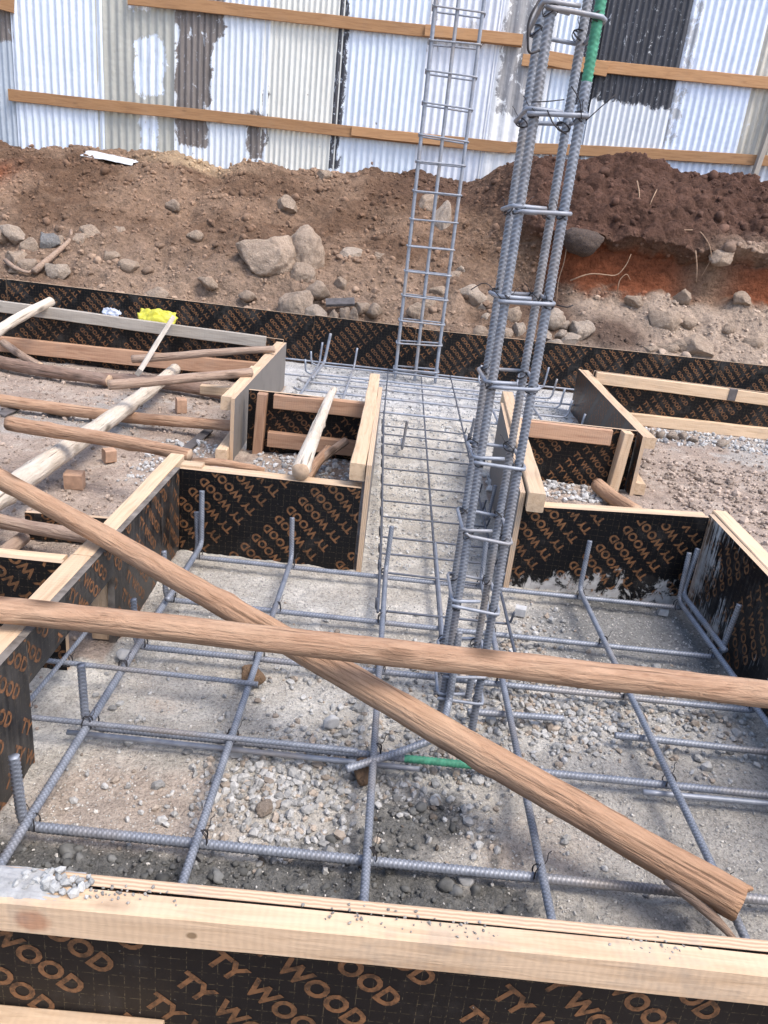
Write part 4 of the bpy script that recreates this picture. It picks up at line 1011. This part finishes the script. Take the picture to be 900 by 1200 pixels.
# far pad mat
fm = thing('rebar_mat', (0.3, 4.9, 0.0), 'distant mat of bars with upturned ends in the far pad before the longest board', 'rebar mat', 'tied reinforcement lying in the footing')
def rel4(p): return (p[0] - 0.3, p[1] - 4.9, p[2])
for y, hl, hr in ((4.549, .06, .17), (4.927, .06, .17), (5.2, .06, .19), (5.50, .15, .2), (5.86, .15, .22)):
    rebar('cross_bar', fm, [rel4((-0.61, y, hl)), rel4((-0.60, y, 0.05)), rel4((1.21, y + .03, 0.05)), rel4((1.225, y + .03, hr))], 0.0075, ribs=False, m=8)
for x in (-0.54, -0.27, 0.70, 1.0):
    rebar('long_bar', fm, [rel4((x, 3.85, 0.068)), rel4((x, 5.88, 0.068)), rel4((x + .01, 5.9, 0.20 + random.uniform(-.04, .03)))], 0.0078, ribs=False, m=8)
rebar('long_bar', fm, [rel4((-0.52, 5.2, 0.08)), rel4((-0.50, 5.84, 0.08)), rel4((-0.47, 5.86, 0.30))], 0.011, ribs=False, m=8)
for y in (5.35, 5.95):
    rebar('cross_bar', fm, [rel4((-3.2, y, 0.055)), rel4((3.2, y + .03, 0.055))], 0.007, ribs=False, m=7)

# thick column cage
cg = thing('rebar_column', (0.25, 1.63, 0.0), 'tall column of thick ribbed bars and stirrups with one bar painted green near the top', 'rebar column', 'column cages standing in the footing')
def rel5(p): return (p[0] - 0.25, p[1] - 1.63, p[2])
XF0, XF1, YF, YB = 0.212, 0.295, 1.545, 1.695
COLTOP = 2.05
bars = [(XF0, YF, 0.0090, 0.0), (XF1, YF, 0.0094, 0.0), (XF0 + 0.004, YB, 0.0090, -0.02), (XF1 + 0.004, YB, 0.0090, -0.02)]
for k, (x, y, r, zb) in enumerate(bars):
    g = (lambda c: 1.415 < c[2] < 1.70) if k == 1 else None
    rebar('main_bar', cg, [rel5((x, y, zb)), rel5((x + 0.002, y, COLTOP))], r, pitch=0.0088, m=14, green=g)
SZ = [0.10, 0.168, 0.347, 0.522, 0.692, 0.858, 1.027, 1.192, 1.356, 1.514, 1.68, 1.85]
for k, z in enumerate(SZ):
    e = 0.014; x0, x1, y0, y1 = XF0 - e, XF1 + e, YF - e, YB + 0.014; t = random.uniform(-0.006, 0.006); s = random.uniform(-0.008, 0.008)
    c = [(x0, y0, z - t), (x1, y0, z + t), (x1, y1, z + t + s), (x0, y1, z - t + s), (x0, y0 + 0.004, z - t + 0.009), (x0 + 0.065, y0 + 0.015, z - t + 0.010)]
    c = [(x0 + 0.05, y0 + 0.03, z - t + .001)] + c if k % 2 else c
    rebar('stirrup', cg, [rel5(p) for p in c], 0.0042, ribs=False, mat=M_STEEL, m=8, rad=0.012)
    for (bx, by) in ((XF0, YF), (XF1, YF), (XF0, YB), (XF1, YB)):
        tie(cg, rel5((bx, by, z)), 0.62, random.uniform(0, 6), 1.2)
rebar('foot_bar', cg, [rel5((0.0, 1.305, 0.058)), rel5((0.12, 1.372, 0.066)), rel5((0.20, 1.41, 0.085)), rel5((0.225, 1.52, 0.10)), rel5((0.226, 1.545, 0.28))], 0.0088, pitch=0.009)
# loose wire tails on the column
def wire(parent, pts, rl, r=0.001):
    V, F = tube([rl(p) for p in fillet(pts, 0.05, 6)], r, 5); return mesh_obj('wire_tail', V, F, M_WIRE, parent, smooth=True)
wire(cg, [(XF0 - .01, YF - .02, 1.37), (XF0 + .015, YF - .03, 1.372), (XF0 + .045, YF - .03, 1.378)], rel5)
wire(cg, [(XF0 + .02, YF - .02, 1.36), (XF0 + .035, YF - .03, 1.335), (XF0 + .06, YF - .025, 1.325)], rel5, 0.0014)
wire(cg, [(XF1 + .01, YF - .02, 1.352), (XF1 + .03, YF - .03, 1.375), (XF1 + .05, YF - .03, 1.395)], rel5)
wire(cg, [(XF1 + .0, YF - .02, 1.352), (XF1 - .01, YF - .03, 1.38), (XF1 - .03, YF - .03, 1.40)], rel5)
wire(cg, [(XF1 + .015, YF - .02, 1.03), (XF1 + .035, YF - .03, 1.028), (XF1 + .045, YF - .03, 1.034)], rel5, 0.0014)
wire(cg, [(XF0 - .01, YF - .02, 1.03), (XF0 - .045, YF - .02, 1.06), (XF0 - .07, YF - .01, 1.04)], rel5)
wire(cg, [(XF0 - .02, YF - .02, 1.53), (XF0 - .04, YF - .03, 1.49), (XF0 - .03, YF - .03, 1.44), (XF0 - .01, YF - .02, 1.45)], rel5, 0.0022)

# thin column cage standing in the far pad
cc = thing('rebar_column', (0.21, 5.85, 0.0), 'thin ladder like cage of bars standing in the far pad against the longest board', 'rebar column', 'column cages standing in the footing')
def rel6(p): return (p[0] - 0.21, p[1] - 5.85, p[2])
for x in (0.052, 0.205, 0.362):
    for y in (5.80, 5.92):
        if x == 0.362 and y == 5.92: continue
        rebar('main_bar', cc, [rel6((x, y, 0.02)), rel6((x + random.uniform(-.012, .004), y, 3.1))], 0.0125 if y < 5.85 else 0.009, ribs=False, m=8)
for z in [0.07, 0.10, 0.299, 0.46, 0.64, 0.814, 0.99, 1.173, 1.358, 1.549, 1.708, 1.906, 2.098, 2.28, 2.467, 2.65, 2.84]:
    t = random.uniform(-.008, .008)
    rebar('stirrup', cc, [rel6(p) for p in ((0.035, 5.785, z - t), (0.38, 5.785, z + t), (0.38, 5.935, z + t), (0.035, 5.935, z - t), (0.035, 5.79, z - t + .006))], 0.0062, ribs=False, m=7, rad=0.02, mat=M_STEEL)

# spacers
def spacer(u, v, s, label, group=None):
    p = on_z(u, v, 0.0); SEED[0] += 1
    V, F = bar_mesh(s, s * .9, s * .9, SEED[0], 0.01, 0.001, 0.003); V = [(x - s / 2, y, z + s * .45) for x, y, z in V]
    q = mesh_obj('spacer_block', V, F, M_BLOCK); q.location = p; q.rotation_euler = (0, 0, random.uniform(-.3, .3)); tag(q, label, 'spacer block', group)
spacer(609, 721, 0.034, 'white concrete spacer cube under the mat beside the right board of the narrow strip')
spacer(776, 720, 0.03, 'white concrete spacer cube under the mat in the corner by the right back board')
spacer(276, 884, 0.03, 'grey concrete spacer under the mat at the second crossing on the left')

# ------------------------------------------------------------------ fence
YF_ = 8.6
def mat_fence(name, a, b, rough=0.5):
    t = NT(name); v = t.coord('Object', rnd=True); bias = t.n('Attribute', attribute_name='Peel').outputs['Fac']
    n = t.noise(t.n('Mapping', {'Vector': v, 'Scale': (1, 1, 0.7)}).outputs[0], 8, 8, 0.72, 0.6)
    m = t.ramp(t.math('ADD', bias, t.math('MULTIPLY_ADD', n, 2.6, -1.3)), [(0.43, 0.0), (0.57, 1.0)])
    fl = t.ramp(t.noise(v, 38, 4, 0.7, 1.0), [(0.68, 0.0), (0.72, 0.8)])
    m = t.math('MAXIMUM', m, t.math('MULTIPLY', fl, t.math('MULTIPLY_ADD', bias, 0.7, 0.12)))
    f2 = t.ramp(t.noise(t.n('Mapping', {'Vector': v, 'Scale': (1.6, 1, 0.8)}).outputs[0], 17, 6, 0.75, 0.8), [(0.60, 0.0), (0.66, 0.85)])
    m = t.math('MULTIPLY', m, t.math('SUBTRACT', 1.0, f2))
    st = t.noise(t.n('Mapping', {'Vector': v, 'Scale': (18, 1, 0.9)}).outputs[0], 2, 4, 0.6)
    ca = t.mix(1.0, a, t.ramp(st, [(0.3, 0.86), (0.7, 1.08)]), 'MULTIPLY'); cb = t.mix(1.0, b, t.ramp(st, [(0.3, 0.7), (0.7, 1.3)]), 'MULTIPLY')
    t.bsdf(Base_Color=t.mix(m, ca, cb), Roughness=rough, Metallic=0.0, Specular_IOR_Level=0.4)
    cr = t.noise(v, 16, 4, 0.6)
    t.bump(t.math('MULTIPLY_ADD', m, -0.25, cr), 0.38, 0.02)
    return t.m
SILVER = (0.68, 0.755, 0.855); WHITE = (0.78, 0.80, 0.82); CREAM = (0.71, 0.72, 0.68); GREYG = (0.42, 0.425, 0.39); TAR = (0.05, 0.052, 0.062); RUST = (0.175, 0.155, 0.145); SLATE = (0.40, 0.46, 0.53); BEIGE = (0.52, 0.50, 0.44)
def fx(u, v=95): return on_y(u, v, YF_).x
fen = thing('iron_sheet_fence', (0, YF_, 1.0), 'tall fence of patched corrugated iron sheets on brown rails atop the earth bank', 'fence')
def fsheet(u0, u1, a, b, patches=(), pitch=0.076, dy=0.0, vref=95):
    x0, x1 = fx(u0, vref), fx(u1, vref); nx = int((x1 - x0) / pitch * 10) + 1; nz = 46
    xs = np.linspace(x0 - 0.03, x1 + 0.03, nx); zs = np.linspace(1.0, 4.4, nz)
    X, Z = np.meshgrid(xs, zs); y = dy + 0.0095 * np.cos(2 * math.pi * X / pitch)
    y = y + 0.006 * fbm(np.stack([X * 2, Z * 2, X * 0 + u0], -1), 2, 3) + 0.0025 * fbm(np.stack([X * 9, Z * 14, X * 0 + u0], -1), 2, 5)
    bias = np.zeros_like(X)
    for (pu0, pv0, pu1, pv1, s) in patches:
        A, B = on_y(pu0, pv0, YF_), on_y(pu1, pv1, YF_); zl, zh = min(A.z, B.z), max(A.z, B.z); xl, xh = min(A.x, B.x), max(A.x, B.x)
        e = 0.09 if s > 0.9 else 0.06
        bias = np.maximum(bias, s * sstep(xl - e, xl + e, X) * (1 - sstep(xh - e, xh + e, X)) * sstep(zl - e, zl + e, Z) * (1 - sstep(zh - e, zh + e, Z)))
    o = mesh_obj('corrugated_sheet', np.stack([X, y, Z - 1.0], -1).reshape(-1, 3), grid_faces(nx, nz), mat_fence('sheet_paint', a, b), fen, smooth=True)
    at = o.data.attributes.new('Peel', 'FLOAT', 'POINT'); at.data.foreach_set('value', bias.ravel().astype(np.float32))
fsheet(-130, -60, SILVER, RUST, (), .076, .004)
fsheet(-60, 22, SLATE, RUST, ((-60, -40, 16, 48, 1.1),), 0.06, 0.02)
fsheet(20, 118, SILVER, WHITE, ((20, -20, 32, 180, 0.8), (112, 0, 118, 90, .6)), 0.07, 0.006)
fsheet(117, 209, GREYG, SILVER, ((158, 42, 192, 112, 1.15), (163, 130, 185, 190, 0.9), (150, -10, 180, 14, 0.7)), 0.078, 0.016)
fsheet(208, 311, (0.67, 0.73, 0.80), RUST, ((206, -30, 262, 45, 1.15), (206, 40, 247, 125, 1.0), (206, 120, 243, 172, 1.05), (290, 128, 308, 188, 1.0)), 0.062, 0.006)
fsheet(310, 395, CREAM, TAR, ((308, 100, 311, 190, 0.8),), 0.055, 0.016)
fsheet(394, 492, SILVER, TAR, ((393, -10, 398, 200, 0.75),), 0.066, 0.006)
fsheet(491, 580, (0.68, 0.72, 0.80), (0.42, 0.43, 0.45), ((500, -20, 512, 60, .6), (540, 20, 556, 60, 0.5)), 0.07, 0.016)
fsheet(579, 640, WHITE, (0.30, 0.30, 0.31), ((598, -20, 622, 140, 0.75),), 0.12, 0.006)
fsheet(639, 712, SILVER, TAR, ((690, -20, 715, 135, 0.9),), 0.058, 0.016)
fsheet(700, 789, (0.66, 0.70, 0.75), TAR, ((690, -40, 800, 128, 1.25),), 0.06, -0.008)
fsheet(788, 880, (0.66, 0.74, 0.88), (0.40, 0.42, 0.45), ((784, 0, 790, 180, .5),), 0.07, 0.006)
fsheet(879, 960, (0.66, 0.70, 0.77), BEIGE, ((878, -10, 886, 190, 1.0), (894, -10, 905, 190, .9)), 0.07, 0.016)
fsheet(959, 1050, WHITE, BEIGE, (), 0.076, 0.006)
def rail(u0, v0, u1, v1, h=0.10, dy=-0.028, mat=M_RAIL, ext0=0, ext1=0):
    a, b = on_y(u0, v0, YF_ + dy), on_y(u1, v1, YF_ + dy); d = b - a; a = a - d * ext0; b = b + d * ext1
    batten(fen, (a.x, dy, a.z - 1.0), (b.x, dy, b.z - 1.0), 0.024, h, mat, 'rail', wob=0.003)
rail(150, -2, 612, 49, 0.105)
rail(498, 36, 612, 47, 0.10, -0.054)
rail(0, 3, 16, 7, 0.12, ext0=3)
rail(10, 111, 598, 174, 0.105)
rail(412, 153, 520, 165, 0.09, -0.054)
rail(598, 172, 900, 188, 0.10, ext1=0.3)
rail(612, 70, 900, 97, 0.105, ext1=0.3)
rail(638, 68, 712, 82, 0.125, -0.054)
rail(-20, 0, 150, -18, 0.0001) if False else None
pp = on_y(893, 160, YF_ - 0.06)
batten(fen, (pp.x - .02, -0.07, 0.5), (pp.x + 0.10, -0.07, 1.9), 0.07, 0.05, M_TIMBER_GREY, 'post')

# ------------------------------------------------------------------ small things
def cloth(name, p, w, d, h, mat, label, cat, seed, rz=0.0):
    n = 26; g = np.linspace(-1, 1, n); X, Y = np.meshgrid(g, g); r = np.sqrt(X ** 2 + Y ** 2)
    z = h * (np.clip(1 - r * 0.8, 0, 1) * 0.7 + 0.55 * np.abs(fbm(np.stack([X * 1.7, Y * 1.7, X * 0 + seed], -1), 3, seed)))
    e = 1 + 0.25 * fbm(np.stack([X * 1.2, Y * 1.2, X * 0 + 7 + seed], -1), 2, seed + 2)
    o = mesh_obj(name, np.stack([X * w * e, Y * d * e, z], -1).reshape(-1, 3), grid_faces(n, n), mat, smooth=True)
    so = o.modifiers.new('thick', 'SOLIDIFY'); so.thickness = 0.002
    o.location = p; o.rotation_euler = (R_(35), 0, rz); return tag(o, label, cat)
p = on_y(184, 368, 5.30); cloth('plastic_bag', p + Vector((0, 0.0, -0.03)), 0.13, 0.07, 0.075, M_YELLOW, 'crumpled bright yellow plastic bag behind the grey top batten', 'bag', 3)
p = on_y(131, 364, 5.30); cloth('plastic_scrap', p + Vector((0, 0.0, -0.02)), 0.06, 0.04, 0.05, M_CLEARBAG, 'pale bluish plastic scrap behind the grey batten left of the yellow bag', 'plastic scrap', 5)
p = bank_hit(128, 189); 
o = cloth('sheet_scrap', p + Vector((0, -.02, 0.025)), 0.24, 0.08, 0.04, M_SCRAP, 'torn white sheet scrap lying at the foot of the fence', 'sheet scrap', 8)
o.rotation_euler = (R_(20), R_(4), 0)
a = bank_hit(382, 358); b = bank_hit(406, 350); d = b - a
q = mesh_obj('plank_scrap', *bar_mesh(0.24, 0.09, 0.025, 55), M_DARKPLANK); q.location = a + Vector((0, -.05, .03)); q.rotation_euler = (0.5, -0.12, 0.1); tag(q, 'dark grey plank scrap among the stones on the bank left of the thin cage', 'plank scrap')
# grey board edge at the left border
a = on_z(-2.5, 483, 0.0)
q = mesh_obj('upright_board', *bar_mesh(0.62, 0.05, 0.02, 57), M_GREYBOARD); q.location = a; q.rotation_euler = Euler((0, R_(-90 - 4.8), 0)); tag(q, 'weathered grey board standing upright at the far left edge', 'board')
# mortar on the front board
def heap(name, loc, w, d, h, mat, label, cat, seed, nx=70, ny=36):
    X, Y = np.meshgrid(np.linspace(-1, 1, nx), np.linspace(-1, 1, ny)); r = np.sqrt(X ** 2 + Y ** 2)
    n = fbm(np.stack([X * 2.6, Y * 1.6, X * 0 + seed], -1), 4, seed); n2 = np.abs(fbm(np.stack([X * 11, Y * 5, X * 0 + seed], -1), 3, seed + 3))
    z = h * (np.clip(1.15 - np.maximum(np.abs(X), np.abs(Y)) ** 3 * 1.25 + 0.35 * n, 0, 2) * 0.8 + (0.10 + 0.35 * sstep(0.3, 0.8, X)) * n2) - 0.002
    o = mesh_obj(name, np.stack([X * w, Y * d, z], -1).reshape(-1, 3), grid_faces(nx, ny), mat, smooth=True); o.location = loc
    return tag(o, label, cat)
heap('mortar_heap', (-0.575, 0.735, 0.3005), 0.245, 0.026, 0.009, M_MORTAR, 'pale dried mortar caked on the left end of the nearest board', 'mortar', 4)
rg = np.random.default_rng(9)
pts, szs, cs = [], [], []
for _ in range(46):
    pts.append((rg.normal(-0.36, 0.03), rg.normal(0.735, 0.008), 0.303)); szs.append(rg.uniform(0.003, 0.010)); g = rg.uniform(.28, .46); cs.append((g, g, g * .98))
for cx in (-0.26, 0.16, 0.05, 0.42, -0.31):
    for _ in range(30):
        pts.append((rg.normal(cx, 0.03), rg.normal(0.733, 0.009), 0.3015)); szs.append(rg.uniform(0.0008, 0.0034)); g = rg.uniform(.2, .36); cs.append((g, g * .94, g * .86))
pts = [q for q in pts]; ok = [k for k, q in enumerate(pts) if 0.716 < q[1] < 0.756]
scatter('mortar_crumbs', [pts[k] for k in ok], [szs[k] for k in ok], [cs[k] for k in ok], M_GRAVEL, 'crumbs of dried mortar along the top of the nearest board', 'mortar crumbs', SH, 8, 0.2)

# roots and branches on the bank
def root(pix, r, label, group=None, name='root', cat='root', lift=0.03, mat=M_TWIG):
    pts = [bank_hit(u, v) + Vector((0, -lift, lift * .6)) for u, v in pix]; f = fillet(pts, 0.08, 5)
    n = len(f); V, F = tube(f, [r * (1 - 0.55 * k / n) for k in range(n)], 7); c = f[0]
    o = mesh_obj(name, [tuple(Vector(v) - c) for v in V], F, mat, smooth=True); o.location = c; return tag(o, label, cat, group)
root([(44, 323), (62, 308), (78, 294), (87, 285), (87, 275)], 0.028, 'thick crooked pale branch among the stones at the left end of the bank', None, 'branch', 'branch', 0.06, M_POLE_GREY)
root([(10, 309), (22, 319), (38, 324), (46, 318)], 0.02, 'curved pale branch joining the crooked one at its foot', None, 'branch', 'branch', 0.05, M_POLE_GREY)
root([(667, 331), (690, 322), (722, 326), (733, 312), (738, 300)], 0.006, 'thin forked root crossing the orange soil patch', 'thin roots dangling from the dark heap')
root([(722, 343), (724, 330), (733, 322), (737, 330)], 0.005, 'short branched root hanging in the middle of the orange patch', 'thin roots dangling from the dark heap')
root([(775, 274), (800, 272), (818, 272), (830, 290), (832, 305), (820, 326)], 0.006, 'long looping root arching out at the right end of the dark heap', 'thin roots dangling from the dark heap')
root([(813, 296), (815, 315), (814, 333)], 0.006, 'straight pale root hanging inside the looping one', 'thin roots dangling from the dark heap')
root([(745, 215), (748, 230), (746, 248)], 0.006, 'short root stub on the upper face of the dark heap', 'thin roots dangling from the dark heap')
root([(768, 225), (763, 235), (760, 243)], 0.005, 'small twig stub high on the dark heap beside the root stub', 'thin roots dangling from the dark heap')
root([(664, 285), (660, 310), (653, 330), (651, 355)], 0.005, 'long thin root hanging close beside the thick rebar column', 'thin roots dangling from the dark heap')
a = bank_hit(600, 211)
q = mesh_obj('green_scrap', *bar_mesh(0.09, 0.04, 0.012, 58, 0.01, 0.003), M_GREEN); q.location = a + Vector((0, -.1, 0.06)); q.rotation_euler = (0.3, -0.8, 0.2); tag(q, 'small green plastic scrap on the bank crest left of the thick column', 'plastic scrap')
